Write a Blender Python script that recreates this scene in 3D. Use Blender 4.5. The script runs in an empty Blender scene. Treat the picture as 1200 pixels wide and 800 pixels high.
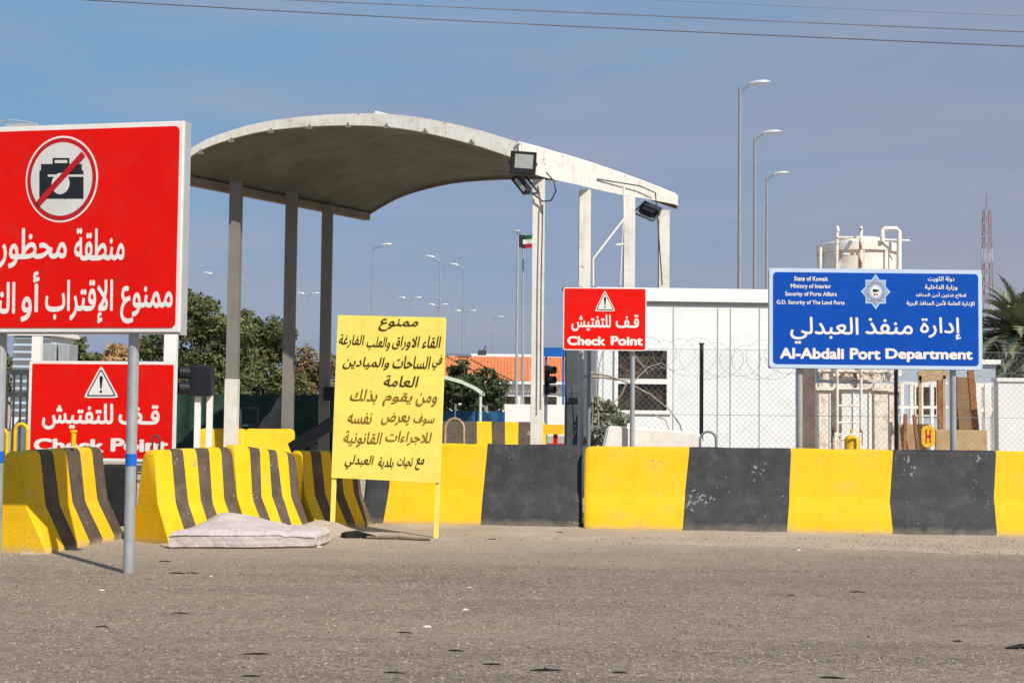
import bpy, bmesh, math, random
import numpy as np
from mathutils import Vector, Matrix, noise
from mathutils.geometry import delaunay_2d_cdt
R = math.radians
rnd = random.Random(7)
S = bpy.context.scene
COL = S.collection

# ------------------------------------------------------------------ camera
CAM_H, FPX, PITCH, ROLL = 1.6, 1500.0, math.atan(71/1500), R(0.6)
cam = bpy.data.cameras.new('camera'); cam.sensor_width = 36; cam.sensor_fit = 'HORIZONTAL'
cam.lens = FPX/1200*36; cam.clip_start = .1; cam.clip_end = 6000
camo = bpy.data.objects.new('camera', cam); COL.objects.link(camo)
CM = Matrix.Translation((0, 0, CAM_H)) @ Matrix.Rotation(R(90)+PITCH, 4, 'X') @ Matrix.Rotation(ROLL, 4, 'Z')
camo.matrix_world = CM; S.camera = camo

# ------------------------------------------------------------------ light
SUN_EL, SUN_AZ = R(42), math.atan2(.63, -.78)          # azimuth from +Y towards +X
w = bpy.data.worlds.new('World'); S.world = w; w.use_nodes = True
nt = w.node_tree; nt.nodes.clear()
def N(tree, typ, **kw):
    n = tree.nodes.new(typ)
    for k, v in kw.items(): setattr(n, k, v)
    return n
def ramp(n, stops):
    e = n.color_ramp.elements
    while len(e) > 1: e.remove(e[-1])
    for i, (p, c) in enumerate(stops):
        x = e[0] if i == 0 else e.new(p)
        x.position = p; x.color = (*c, 1) if len(c) == 3 else c
sky = N(nt, 'ShaderNodeTexSky', sky_type='NISHITA', sun_disc=False, sun_elevation=SUN_EL, sun_rotation=SUN_AZ)
sky.air_density = 1.0; sky.dust_density = 1.5; sky.ozone_density = 2.0
tc = N(nt, 'ShaderNodeTexCoord'); sep = N(nt, 'ShaderNodeSeparateXYZ')
nt.links.new(tc.outputs['Generated'], sep.inputs[0])
mp = N(nt, 'ShaderNodeMapping'); mp.inputs['Scale'].default_value = (1.5, 1.5, 5)
nt.links.new(tc.outputs['Generated'], mp.inputs[0])
nz = N(nt, 'ShaderNodeTexNoise'); nz.inputs['Scale'].default_value = 1.6; nz.inputs['Detail'].default_value = 5; nz.inputs['Roughness'].default_value = .5
nt.links.new(mp.outputs[0], nz.inputs['Vector'])
# a thin grey veil of cloud that thickens towards the right (east) and the horizon
def math_n(tree, op, a, b=None, c=None, clamp=False):
    n = N(tree, 'ShaderNodeMath', operation=op); n.use_clamp = clamp
    for i, v in enumerate((a, b, c)):
        if v is None: continue
        if hasattr(v, 'links') or hasattr(v, 'node'): tree.links.new(v, n.inputs[i])
        else: n.inputs[i].default_value = v
    return n.outputs[0]
t1 = math_n(nt, 'MULTIPLY_ADD', sep.outputs['X'], .9, .80)
t2 = math_n(nt, 'MULTIPLY_ADD', sep.outputs['Z'], -2.6, t1)
t3 = math_n(nt, 'MULTIPLY_ADD', nz.outputs['Fac'], 1.3, -.62)
veil = math_n(nt, 'ADD', t2, t3, clamp=True)
rc = N(nt, 'ShaderNodeValToRGB')
ramp(rc, [(0, (1.55, 3.05, 4.9)), (.4, (2.1, 2.85, 4.3)), (.75, (2.45, 2.78, 3.8)), (1, (2.72, 2.88, 3.68))])
nt.links.new(veil, rc.inputs[0])
mp2 = N(nt, 'ShaderNodeMapping'); mp2.inputs['Scale'].default_value = (1.2, 1.2, 9); mp2.inputs['Rotation'].default_value = (0, R(9), 0)
nt.links.new(tc.outputs['Generated'], mp2.inputs[0])
nz2 = N(nt, 'ShaderNodeTexNoise'); nz2.inputs['Scale'].default_value = 2.6; nz2.inputs['Detail'].default_value = 7; nz2.inputs['Roughness'].default_value = .6
nt.links.new(mp2.outputs[0], nz2.inputs['Vector'])
rw = N(nt, 'ShaderNodeValToRGB'); ramp(rw, [(.42, (0, 0, 0)), (.72, (.62, .62, .62))]); nt.links.new(nz2.outputs['Fac'], rw.inputs[0])
wisp = N(nt, 'ShaderNodeMix', data_type='RGBA'); nt.links.new(rw.outputs[0], wisp.inputs[0]); nt.links.new(rc.outputs[0], wisp.inputs[6]); wisp.inputs[7].default_value = (3.15, 3.25, 4.0, 1)
mx = N(nt, 'ShaderNodeMix', data_type='RGBA'); mx.inputs[0].default_value = .88
nt.links.new(sky.outputs[0], mx.inputs[6]); nt.links.new(wisp.outputs[2], mx.inputs[7])
bg = N(nt, 'ShaderNodeBackground'); bg.inputs[1].default_value = .1
nt.links.new(mx.outputs[2], bg.inputs[0])
wo = N(nt, 'ShaderNodeOutputWorld'); nt.links.new(bg.outputs[0], wo.inputs[0])
sl = bpy.data.lights.new('sun', 'SUN'); sl.energy = 4.4; sl.angle = R(.5); sl.color = (1, .94, .84)
so = bpy.data.objects.new('sun', sl); COL.objects.link(so)
sd = Vector((math.sin(SUN_AZ)*math.cos(SUN_EL), math.cos(SUN_AZ)*math.cos(SUN_EL), math.sin(SUN_EL)))
so.rotation_euler = sd.to_track_quat('Z', 'Y').to_euler(); so.location = (6, -8, 12)
S.view_settings.view_transform = 'Standard'; S.view_settings.look = 'None'
S.view_settings.exposure = 0.25; S.view_settings.gamma = 1

# ------------------------------------------------------------------ geometry from the photograph
def ray(px, py):
    d = Vector(((px-600)/FPX, (400-py)/FPX, -1))
    return (CM.to_3x3() @ d)
def P(px, py, D):                      # the point seen at a pixel, D metres ahead
    r = ray(px, py); return Vector((0, 0, CAM_H)) + r*(D/r.y)
def G(px, D):                          # the ground point below a pixel column, D metres ahead
    p = P(px, 470, D); return Vector((p.x, D, 0))

# ------------------------------------------------------------------ helpers
class MB:
    def __init__(s): s.bm = bmesh.new(); s.mats = []
    def slot(s, m):
        if m is None: return 0
        if m not in s.mats: s.mats.append(m)
        return s.mats.index(m)
    def faces(s, vs, fs, m=None):
        k = s.slot(m); bv = [s.bm.verts.new(v) for v in vs]
        for f in fs:
            try: F = s.bm.faces.new([bv[i] for i in f]); F.material_index = k
            except ValueError: pass
        return bv
    def box(s, c, d, rz=0, M=None, m=None, bev=0):
        c = Vector(c); h = Vector(d)/2; b = min(bev, min(h)*.9)
        RM = M if M else Matrix.Rotation(rz, 3, 'Z')
        if b <= 0:
            vs = [c + RM @ Vector((x*h.x, y*h.y, z*h.z)) for x in (-1, 1) for y in (-1, 1) for z in (-1, 1)]
            s.faces(vs, [(0,1,3,2),(4,6,7,5),(0,4,5,1),(2,3,7,6),(0,2,6,4),(1,5,7,3)], m)
        else:
            t = bmesh.new(); bmesh.ops.create_cube(t, size=1)
            for v in t.verts: v.co = Vector((v.co.x*d[0], v.co.y*d[1], v.co.z*d[2]))
            bmesh.ops.bevel(t, geom=t.edges[:], offset=b, segments=2, affect='EDGES', profile=.5)
            t.verts.ensure_lookup_table(); t.verts.index_update()
            s.faces([c + RM @ v.co for v in t.verts], [[v.index for v in f.verts] for f in t.faces], m); t.free()
    def bar(s, a, b, wx, wy=None, m=None, up=Vector((0, 0, 1))):
        a = Vector(a); b = Vector(b); z = (b-a); L = z.length; z.normalize(); wy = wy or wx
        if abs(z.dot(up)) > .98: up = Vector((0, 1, 0))
        x = z.cross(up).normalized(); y = x.cross(z)
        vs = [p + x*sx*wx/2 + y*sy*wy/2 for p in (a, b) for sx, sy in ((-1,-1),(1,-1),(1,1),(-1,1))]
        s.faces(vs, [(3,2,1,0),(4,5,6,7),(0,1,5,4),(1,2,6,5),(2,3,7,6),(3,0,4,7)], m)
    def tube(s, pts, r, n=8, m=None, caps=True):
        pts = [Vector(p) for p in pts]; rs = r if isinstance(r, (list, tuple)) else [r]*len(pts)
        rings = []; k = s.slot(m); ux = None
        for i, p in enumerate(pts):
            d = (pts[min(i+1, len(pts)-1)] - pts[max(i-1, 0)]).normalized()
            if ux is None: ux = d.cross(Vector((.137, .31, 1))).normalized() if abs(d.z) < .9 else d.cross(Vector((0, 1, .1))).normalized()
            ux = (ux - d*ux.dot(d)).normalized(); uy = d.cross(ux)
            rings.append([s.bm.verts.new(p + (ux*math.cos(2*math.pi*j/n) + uy*math.sin(2*math.pi*j/n))*rs[i]) for j in range(n)])
        for a, b in zip(rings, rings[1:]):
            for j in range(n):
                F = s.bm.faces.new((a[j], a[(j+1) % n], b[(j+1) % n], b[j])); F.material_index = k
        if caps and n > 2:
            F = s.bm.faces.new(rings[0][::-1]); F.material_index = k
            F = s.bm.faces.new(rings[-1]); F.material_index = k
    def poly(s, pts, off, m=None):     # a flat polygon [(u, v)] at local y = off, facing -y
        s.faces([(u, off, v) for u, v in pts], [range(len(pts))], m)
    def prism(s, pts, y0, y1, m=None): # polygon in x-z, from y0 to y1
        n = len(pts); vs = [(u, y0, v) for u, v in pts] + [(u, y1, v) for u, v in pts]
        s.faces(vs, [list(range(n)), list(range(2*n-1, n-1, -1))] + [(i, i+n, (i+1) % n+n, (i+1) % n) for i in range(n)], m)
    def build(s, name, mat=None, parent=None, org=None, smooth=None, local=False):
        me = bpy.data.meshes.new(name)
        bmesh.ops.recalc_face_normals(s.bm, faces=s.bm.faces[:])
        if org is not None: bmesh.ops.translate(s.bm, verts=s.bm.verts[:], vec=-Vector(org))
        elif parent is not None and not local:
            bmesh.ops.translate(s.bm, verts=s.bm.verts[:], vec=-world_loc(parent))
        s.bm.to_mesh(me); s.bm.free()
        for m in (s.mats or [mat]): me.materials.append(m)
        if smooth is not None:
            me.polygons.foreach_set('use_smooth', [True]*len(me.polygons)); me.set_sharp_from_angle(angle=R(smooth))
        o = bpy.data.objects.new(name, me); COL.objects.link(o)
        if org is not None: o.location = org
        if parent is not None: o.parent = parent
        return o
def world_loc(o):
    v = Vector(o.location); p = o.parent
    while p: v += Vector(p.location); p = p.parent
    return v
def tag(o, label=None, cat=None, group=None, kind=None):
    if label: o['label'] = label
    if cat: o['category'] = cat
    if group: o['group'] = group
    if kind: o['kind'] = kind
    return o
def thing(name, loc, label, cat, group=None, rot=(0, 0, 0)):
    o = bpy.data.objects.new(name, None); o.empty_display_size = .2; COL.objects.link(o)
    o.location = loc; o.rotation_euler = rot
    return tag(o, label, cat, group)
def copy_tree(o, parent=None):
    c = o.copy(); COL.objects.link(c); c.parent = parent
    for ch in [x for x in bpy.data.objects if x.parent == o]: copy_tree(ch, c)
    return c

# ------------------------------------------------------------------ materials
def mat(name, col, rough=.6, var=.12, vscale=3.0, dirt=None, dirt_amt=0, dirt_scale=6, chips=None, chip_amt=0, chip_scale=25,
        bump=0, bscale=60, metal=0, dust=None, dust_h=.35, streak=0, spec=.22):
    m = bpy.data.materials.new(name); m.use_nodes = True; t = m.node_tree; b = t.nodes['Principled BSDF']
    g = N(t, 'ShaderNodeNewGeometry'); pos = g.outputs['Position']
    def noise_(sc, det=4, ro=.55, vec=None):
        n = N(t, 'ShaderNodeTexNoise'); n.inputs['Scale'].default_value = sc; n.inputs['Detail'].default_value = det; n.inputs['Roughness'].default_value = ro
        t.links.new(vec or pos, n.inputs['Vector']); return n.outputs['Fac']
    def mix(fac, a, c):
        x = N(t, 'ShaderNodeMix', data_type='RGBA')
        if hasattr(fac, 'node'): t.links.new(fac, x.inputs[0])
        else: x.inputs[0].default_value = fac
        for i, v in ((6, a), (7, c)):
            if hasattr(v, 'node'): t.links.new(v, x.inputs[i])
            else: x.inputs[i].default_value = (*v, 1)
        return x.outputs[2]
    def thr(f, lo, hi, amt=1):
        n = N(t, 'ShaderNodeMapRange'); t.links.new(f, n.inputs[0]); n.inputs[1].default_value = lo; n.inputs[2].default_value = hi
        n.inputs[3].default_value = 0; n.inputs[4].default_value = amt; return n.outputs[0]
    c = mix(thr(noise_(vscale), .3, .7), tuple(x*(1-var) for x in col), tuple(min(1, x*(1+var)) for x in col))
    if streak:
        mpp = N(t, 'ShaderNodeMapping'); mpp.inputs['Scale'].default_value = (14, 14, .9); t.links.new(pos, mpp.inputs[0])
        c = mix(thr(noise_(1, 3, .6, mpp.outputs[0]), .52, .75, streak), c, tuple(x*.55 for x in col))
    if dirt: c = mix(thr(noise_(dirt_scale, 6, .65), .5, .72, dirt_amt), c, dirt)
    if dust:
        sz = N(t, 'ShaderNodeSeparateXYZ'); t.links.new(pos, sz.inputs[0])
        h = math_n(t, 'MULTIPLY_ADD', noise_(7, 5, .6), dust_h*1.2, sz.outputs['Z'])
        c = mix(thr(h, dust_h*1.35, dust_h*.45, .75), c, dust)
    if chips:
        f = noise_(chip_scale, 5, .6); f2 = noise_(chip_scale*.12, 2, .5)
        c = mix(thr(math_n(t, 'MULTIPLY_ADD', f2, 1.1, f), 1.55-chip_amt, 1.58-chip_amt), c, chips)
    t.links.new(c, b.inputs['Base Color']); b.inputs['Roughness'].default_value = rough; b.inputs['Metallic'].default_value = metal
    if spec is not None: b.inputs['Specular IOR Level'].default_value = spec
    if bump:
        bn = N(t, 'ShaderNodeBump'); bn.inputs['Strength'].default_value = bump; bn.inputs['Distance'].default_value = .02
        t.links.new(noise_(bscale, 6, .65), bn.inputs['Height']); t.links.new(bn.outputs[0], b.inputs['Normal'])
    return m
SAND = (.42, .33, .24)
M = {}
M['yellow'] = mat('yellow_paint', (.80, .475, .006), .65, .10, 4, dirt=(.42, .30, .085), dirt_amt=.5, dirt_scale=4, chips=(.30, .26, .20), chip_amt=.2, chip_scale=26, bump=.35, bscale=45, dust=SAND, dust_h=.10, streak=.16)
M['black'] = mat('black_paint', (.040, .040, .044), .6, .25, 4, dirt=(.10, .095, .09), dirt_amt=.5, dirt_scale=6, chips=(.24, .235, .23), chip_amt=.24, chip_scale=24, bump=.4, bscale=45, dust=(.25, .21, .17), dust_h=.14)
M['faded_black'] = mat('faded_black_paint', (.095, .072, .052), .75, .2, 5, dirt=(.18, .14, .10), dirt_amt=.5, chips=(.4, .38, .36), chip_amt=.22, chip_scale=28, bump=.35, bscale=45, dust=SAND, dust_h=.10)
M['plain_yellow'] = mat('plain_yellow_paint', (.80, .46, .012), .65, .12, 4, dirt=(.5, .36, .12), dirt_amt=.4, bump=.3)
M['concrete_white'] = mat('white_concrete', (.78, .73, .68), .7, .08, 4, dirt=(.5, .4, .33), dirt_amt=.4, bump=.3, bscale=40)
M['red'] = mat('red_sign_face', (.72, .006, .003), .5, .06, 2, dirt=(.52, .03, .018), dirt_amt=.4, dirt_scale=5, spec=.12, bump=.12, bscale=2)
M['darkred'] = mat('dark_red_print', (.45, .012, .016), .5, .05)
M['signwhite'] = mat('sign_white', (.76, .72, .68), .45, .05, 5)
M['paleprint'] = mat('pale_print', (.62, .60, .57), .5, .06, 8)
M['signblack'] = mat('sign_black', (.018, .02, .026), .5, .1)
M['blue'] = mat('blue_sign_face', (.003, .068, .40), .45, .06, 3, dirt=(.02, .085, .34), dirt_amt=.45, dirt_scale=5, spec=.12, bump=.12, bscale=2)
M['ylsign'] = mat('lemon_board', (.93, .77, .155), .55, .05, 3, dirt=(.74, .56, .12), dirt_amt=.5, dirt_scale=4, bump=.15, bscale=2.5)
M['ink'] = mat('dark_brush_ink', (.075, .045, .010), .6, .3, 20)
M['fadedink'] = mat('faded_brush_ink', (.27, .145, .02), .6, .3, 14)
M['galv'] = mat('galvanised_steel', (.40, .42, .43), .42, .12, 5, dirt=(.28, .27, .26), dirt_amt=.5, metal=.35)
M['alu'] = mat('aluminium_edge', (.52, .55, .56), .4, .06, 4, metal=.4)
M['grey_steel'] = mat('grey_steel', (.22, .24, .26), .5, .12, 5, metal=.2)
M['dark_steel'] = mat('dark_steel', (.05, .055, .06), .5, .2, 5, dirt=(.13, .10, .08), dirt_amt=.5)
M['bluetape'] = mat('blue_tape', (.01, .12, .50), .5, .08)
M['white'] = mat('white_paint', (.80, .77, .72), .5, .05, 2, dirt=(.5, .42, .33), dirt_amt=.35, dirt_scale=3, streak=.12)
M['postwhite'] = mat('post_white_paint', (.70, .67, .61), .55, .08, 2, dirt=(.40, .31, .22), dirt_amt=.5, dirt_scale=3.5, chips=(.28, .18, .11), chip_amt=.22, chip_scale=18, streak=.4)
M['postgrey'] = mat('post_grey_paint', (.20, .185, .165), .65, .1, 3, dirt=(.16, .14, .12), dirt_amt=.5, streak=.3)
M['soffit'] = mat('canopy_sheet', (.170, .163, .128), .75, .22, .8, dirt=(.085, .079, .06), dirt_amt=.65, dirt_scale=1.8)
M['cabin'] = mat('cabin_panel', (.76, .78, .78), .5, .03, 2, dirt=(.50, .48, .44), dirt_amt=.25, dirt_scale=3, streak=.10)
M['cabintrim'] = mat('cabin_trim', (.80, .80, .78), .5, .03)
M['joint'] = mat('panel_joint', (.42, .44, .46), .6, .1)
M['glass_dark'] = mat('dark_window', (.035, .028, .022), .12, .3, 4, dirt=(.16, .11, .06), dirt_amt=.6, dirt_scale=5)
M['rusty_white'] = mat('rusty_white_paint', (.78, .72, .64), .6, .05, 3, dirt=(.33, .14, .05), dirt_amt=.75, dirt_scale=5, chips=(.24, .10, .035), chip_amt=.36, chip_scale=9, streak=.3)
M['tank'] = mat('cream_tank', (.80, .74, .66), .6, .06, 2, dirt=(.48, .37, .27), dirt_amt=.4, dirt_scale=3, streak=.2)
M['rust'] = mat('rust', (.30, .12, .045), .8, .3, 8)
M['cardboard'] = mat('tan_board', (.45, .31, .16), .75, .15, 4, dirt=(.28, .18, .09), dirt_amt=.5, bump=.2)
M['brownboard'] = mat('brown_board', (.24, .15, .07), .75, .2, 4)
M['rooftile'] = mat('clay_roof_tiles', (.58, .19, .075), .8, .15, 3, dirt=(.42, .15, .07), dirt_amt=.4, dirt_scale=1.5)
M['plaster'] = mat('white_plaster', (.72, .72, .70), .8, .05, 2, dirt=(.5, .48, .44), dirt_amt=.3, dirt_scale=1)
M['bluegrey'] = mat('blue_grey_cladding', (.36, .42, .50), .6, .08, 1)
M['greennet'] = mat('green_shade_net', (.018, .045, .032), .85, .3, 3, dirt=(.045, .07, .05), dirt_amt=.6, dirt_scale=2)
M['carport'] = mat('pale_green_sheet', (.52, .62, .48), .5, .06)
M['bluenet'] = mat('blue_net', (.02, .085, .20), .8, .4, 2, dirt=(.05, .07, .08), dirt_amt=.8, dirt_scale=1.5)
M['blackplastic'] = mat('black_plastic', (.016, .017, .022), .5, .2)
M['lampglass'] = mat('floodlight_glass', (.34, .36, .34), .2, .1, 9)
M['lamphead'] = mat('lamp_head_metal', (.62, .64, .66), .3, .05, metal=.3)
M['mast_red'] = mat('mast_red_paint', (.25, .175, .165), .6, .1); M['mast_white'] = mat('mast_white_paint', (.40, .385, .385), .6, .1)
M['cable'] = mat('black_cable', (.07, .07, .085), .7, .1)
M['overhead'] = mat('overhead_cable', (.17, .17, .21), .7, .1)
M['lamp_pole'] = mat('lamp_pole_paint', (.27, .28, .27), .6, .1, 2)
M['wire'] = mat('fence_wire', (.33, .34, .35), .5, .1, metal=.3)
M['pale_stone'] = mat('pale_stone', (.56, .50, .43), .85, .2, 20)
M['timber'] = mat('weathered_wood', (.20, .14, .09), .85, .3, 10)
M['mattress'] = mat('stained_ticking', (.50, .435, .42), .9, .12, 6, dirt=(.32, .26, .21), dirt_amt=.6, dirt_scale=5, bump=.4, bscale=40)
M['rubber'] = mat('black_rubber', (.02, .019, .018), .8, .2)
M['flag_g'] = mat('flag_green', (.02, .16, .06), .7); M['flag_r'] = mat('flag_red', (.5, .02, .03), .7); M['flag_w'] = mat('flag_white', (.75, .75, .75), .7)
M['sandheap'] = mat('loose_sand', SAND, .95, .15, 3, dirt=(.30, .24, .18), dirt_amt=.5, dirt_scale=9, bump=.6, bscale=70)
M['spoil'] = mat('grey_spoil', (.15, .135, .12), .95, .25, 4, bump=.6, bscale=12)
M['bluepaint'] = mat('blue_paint', (.01, .10, .38), .6)
M['emblem_a'] = mat('emblem_pale', (.36, .52, .72), .4, .1, 20); M['emblem_b'] = mat('emblem_grey', (.27, .27, .33), .5, .2, 40)
def quilt(m):                                              # diagonal quilting pressed into the cloth
    t = m.node_tree; b = t.nodes['Principled BSDF']; pos = N(t, 'ShaderNodeNewGeometry').outputs['Position']; hs_ = []
    for ang in (45, -45):
        mp_ = N(t, 'ShaderNodeMapping'); mp_.inputs['Rotation'].default_value = (0, R(ang), R(ang)); t.links.new(pos, mp_.inputs[0])
        wv = N(t, 'ShaderNodeTexWave'); wv.inputs['Scale'].default_value = 4.2; wv.inputs['Distortion'].default_value = .6; t.links.new(mp_.outputs[0], wv.inputs['Vector']); hs_.append(wv.outputs['Fac'])
    h = math_n(t, 'MINIMUM', math_n(t, 'POWER', hs_[0], .4), math_n(t, 'POWER', hs_[1], .4))
    bn = N(t, 'ShaderNodeBump'); bn.inputs['Strength'].default_value = .25; bn.inputs['Distance'].default_value = .02
    t.links.new(h, bn.inputs['Height']); t.links.new(b.inputs['Normal'].links[0].from_socket, bn.inputs['Normal']); t.links.new(bn.outputs[0], b.inputs['Normal'])
quilt(M['mattress'])
def leaf_mat(name, a, b):
    m = bpy.data.materials.new(name); m.use_nodes = True; t = m.node_tree; bs = t.nodes['Principled BSDF']
    g = N(t, 'ShaderNodeNewGeometry'); n = N(t, 'ShaderNodeTexNoise'); n.inputs['Scale'].default_value = .9
    t.links.new(g.outputs['Position'], n.inputs['Vector'])
    f = math_n(t, 'MULTIPLY_ADD', g.outputs['Random Per Island'], .6, math_n(t, 'MULTIPLY_ADD', n.outputs['Fac'], 1.4, -.5), clamp=True)
    r = N(t, 'ShaderNodeValToRGB'); ramp(r, [(0, a), (1, b)]); t.links.new(f, r.inputs[0])
    t.links.new(r.outputs[0], bs.inputs['Base Color']); bs.inputs['Roughness'].default_value = .7
    bs.inputs['Specular IOR Level'].default_value = .2
    return m
M['leaf'] = leaf_mat('tree_leaves', (.055, .072, .026), (.17, .18, .075))
M['leaf_dry'] = leaf_mat('dry_leaves', (.10, .075, .03), (.30, .21, .09))
M['leaf_sandy'] = leaf_mat('sandy_leaves', (.28, .17, .08), (.55, .36, .18))
M['leaf_grey'] = leaf_mat('grey_green_leaves', (.14, .155, .085), (.38, .38, .25))
M['leaf_palm'] = leaf_mat('palm_leaves', (.10, .12, .06), (.30, .32, .19))
M['leaf_dark'] = leaf_mat('dark_green_leaves', (.028, .05, .022), (.09, .12, .05))
M['bark'] = mat('bark', (.16, .12, .085), .9, .3, 8, bump=.5, bscale=20)
M['deadwood'] = mat('dead_wood', (.38, .32, .26), .85, .25, 8)

# ground and road surfaces
def ground_mat(name, road):
    m = bpy.data.materials.new(name); m.use_nodes = True; t = m.node_tree; b = t.nodes['Principled BSDF']
    pos = N(t, 'ShaderNodeNewGeometry').outputs['Position']
    def nz_(sc, det=5, ro=.6, v=None):
        n = N(t, 'ShaderNodeTexNoise'); n.inputs['Scale'].default_value = sc; n.inputs['Detail'].default_value = det; n.inputs['Roughness'].default_value = ro
        t.links.new(v or pos, n.inputs['Vector']); return n.outputs['Fac']
    def rp(f, stops):
        r = N(t, 'ShaderNodeValToRGB'); ramp(r, stops); t.links.new(f, r.inputs[0]); return r.outputs[0]
    def mix(f, a, c, bt='MIX'):
        x = N(t, 'ShaderNodeMix', data_type='RGBA', blend_type=bt)
        if hasattr(f, 'node'): t.links.new(f, x.inputs[0])
        else: x.inputs[0].default_value = f
        for i, v in ((6, a), (7, c)):
            if hasattr(v, 'node'): t.links.new(v, x.inputs[i])
            else: x.inputs[i].default_value = (*v, 1)
        return x.outputs[2]
    if road:
        vo = N(t, 'ShaderNodeTexVoronoi'); vo.inputs['Scale'].default_value = 50; vo.inputs['Randomness'].default_value = 1
        t.links.new(pos, vo.inputs['Vector'])
        sp = N(t, 'ShaderNodeSeparateColor'); t.links.new(vo.outputs['Color'], sp.inputs[0])
        agg = rp(sp.outputs[0], [(0, (.055, .045, .038)), (.25, (.15, .124, .10)), (.5, (.27, .224, .182)), (.75, (.42, .35, .285)), (.93, (.56, .475, .395)), (1, (.74, .65, .56))])
        vb = N(t, 'ShaderNodeTexVoronoi'); vb.inputs['Scale'].default_value = 27; t.links.new(pos, vb.inputs['Vector'])
        sb = N(t, 'ShaderNodeSeparateColor'); t.links.new(vb.outputs['Color'], sb.inputs[0])
        agg = mix(.22, agg, rp(sb.outputs[1], [(0, (.13, .107, .088)), (.5, (.27, .222, .182)), (1, (.46, .385, .315))]))
        fine = rp(nz_(38, 5, .75), [(.34, (.10, .083, .068)), (.66, (.47, .388, .315))])
        c = mix(.42, agg, fine)
        mpp = N(t, 'ShaderNodeMapping'); mpp.inputs['Scale'].default_value = (.25, 1.3, 1); mpp.inputs['Rotation'].default_value = (0, 0, R(4)); t.links.new(pos, mpp.inputs[0])
        big = nz_(.8, 5, .6, mpp.outputs[0])
        c = mix(rp(big, [(.35, (0, 0, 0)), (.7, (.55, .55, .55))]), c, (.38, .308, .242))
        c = mix(rp(nz_(1.4, 4, .6, mpp.outputs[0]), [(.5, (0, 0, 0)), (.72, (.45, .45, .45))]), c, (.19, .157, .128))
        mp3 = N(t, 'ShaderNodeMapping'); mp3.inputs['Scale'].default_value = (.10, 1.5, 1); mp3.inputs['Rotation'].default_value = (0, 0, R(-3)); t.links.new(pos, mp3.inputs[0])
        c = mix(rp(nz_(1.0, 6, .62, mp3.outputs[0]), [(.38, (.62, .62, .62)), (.56, (0, 0, 0))]), c, (.80, .79, .78), 'MULTIPLY')
        c = mix(1.0, c, (.93, .88, .825), 'MULTIPLY')
        c = mix(rp(nz_(5.5, 5, .65), [(.36, (.5, .5, .5)), (.60, (0, 0, 0))]), c, (.74, .73, .72), 'MULTIPLY')
        # sand blown in from the kerb side
        sx = N(t, 'ShaderNodeSeparateXYZ'); t.links.new(pos, sx.inputs[0])
        e = math_n(t, 'MULTIPLY_ADD', sx.outputs['X'], -.11, sx.outputs['Y'])
        e = math_n(t, 'MULTIPLY_ADD', nz_(.9, 5, .65), 3.0, e)
        c = mix(rp(math_n(t, 'MULTIPLY_ADD', e, .25, -3.25, clamp=True), [(.2, (0, 0, 0)), (.9, (.75, .75, .75))]), c, (.46, .37, .28))
    else:
        c = rp(nz_(1.1, 6, .6), [(.3, (.40, .31, .225)), (.7, (.55, .445, .34))])
        c = mix(rp(nz_(30, 4, .7), [(.4, (0, 0, 0)), (.7, (.6, .6, .6))]), c, (.27, .215, .165))
        vo = N(t, 'ShaderNodeTexVoronoi'); vo.inputs['Scale'].default_value = 24; t.links.new(pos, vo.inputs['Vector'])
    t.links.new(c, b.inputs['Base Color']); b.inputs['Roughness'].default_value = .93; b.inputs['Specular IOR Level'].default_value = .2
    h = math_n(t, 'MULTIPLY_ADD', vo.outputs['Distance'], -.6, nz_(90, 4, .7))
    h = math_n(t, 'MULTIPLY_ADD', nz_(9, 4, .6), 1.2, h)
    bn = N(t, 'ShaderNodeBump'); bn.inputs['Strength'].default_value = .75; bn.inputs['Distance'].default_value = .015
    t.links.new(h, bn.inputs['Height']); t.links.new(bn.outputs[0], b.inputs['Normal'])
    return m
M['asphalt'] = ground_mat('dusty_asphalt', True); M['sand'] = ground_mat('sandy_ground', False)

# ------------------------------------------------------------------ setting: ground, road, drift
g = MB(); g.faces([(-2500, -400, 0), (2500, -400, 0), (2500, 4500, 0), (-2500, 4500, 0)], [(0, 1, 2, 3)])
tag(g.build('ground', M['sand']), kind='structure')
g = MB(); pts = []
def road_edge(x):
    k = [(-30, 15), (-5, 15.6), (-3.2, 15.9), (-2.2, 15.5), (-1.3, 15.0), (-.4, 14.9), (1.5, 14.75), (3.9, 14.25), (6, 13.9), (30, 11)]
    for (a, ya), (b, yb) in zip(k, k[1:]):
        if a <= x <= b: y = ya+(yb-ya)*(x-a)/(b-a); break
    return y + .22*noise.noise((x*1.1, 3, 0)) + .09*noise.noise((x*5, 1, 0)) + .035*noise.noise((x*22, 8, 0))
xs = [-30+60*i/1500 for i in range(1501)]
vs = [(x, -300, .004) for x in (30, -30)] + [(x, road_edge(x), .004) for x in xs]
g.faces(vs, [range(len(vs))]); tag(g.build('road', M['asphalt']), kind='structure')

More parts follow.
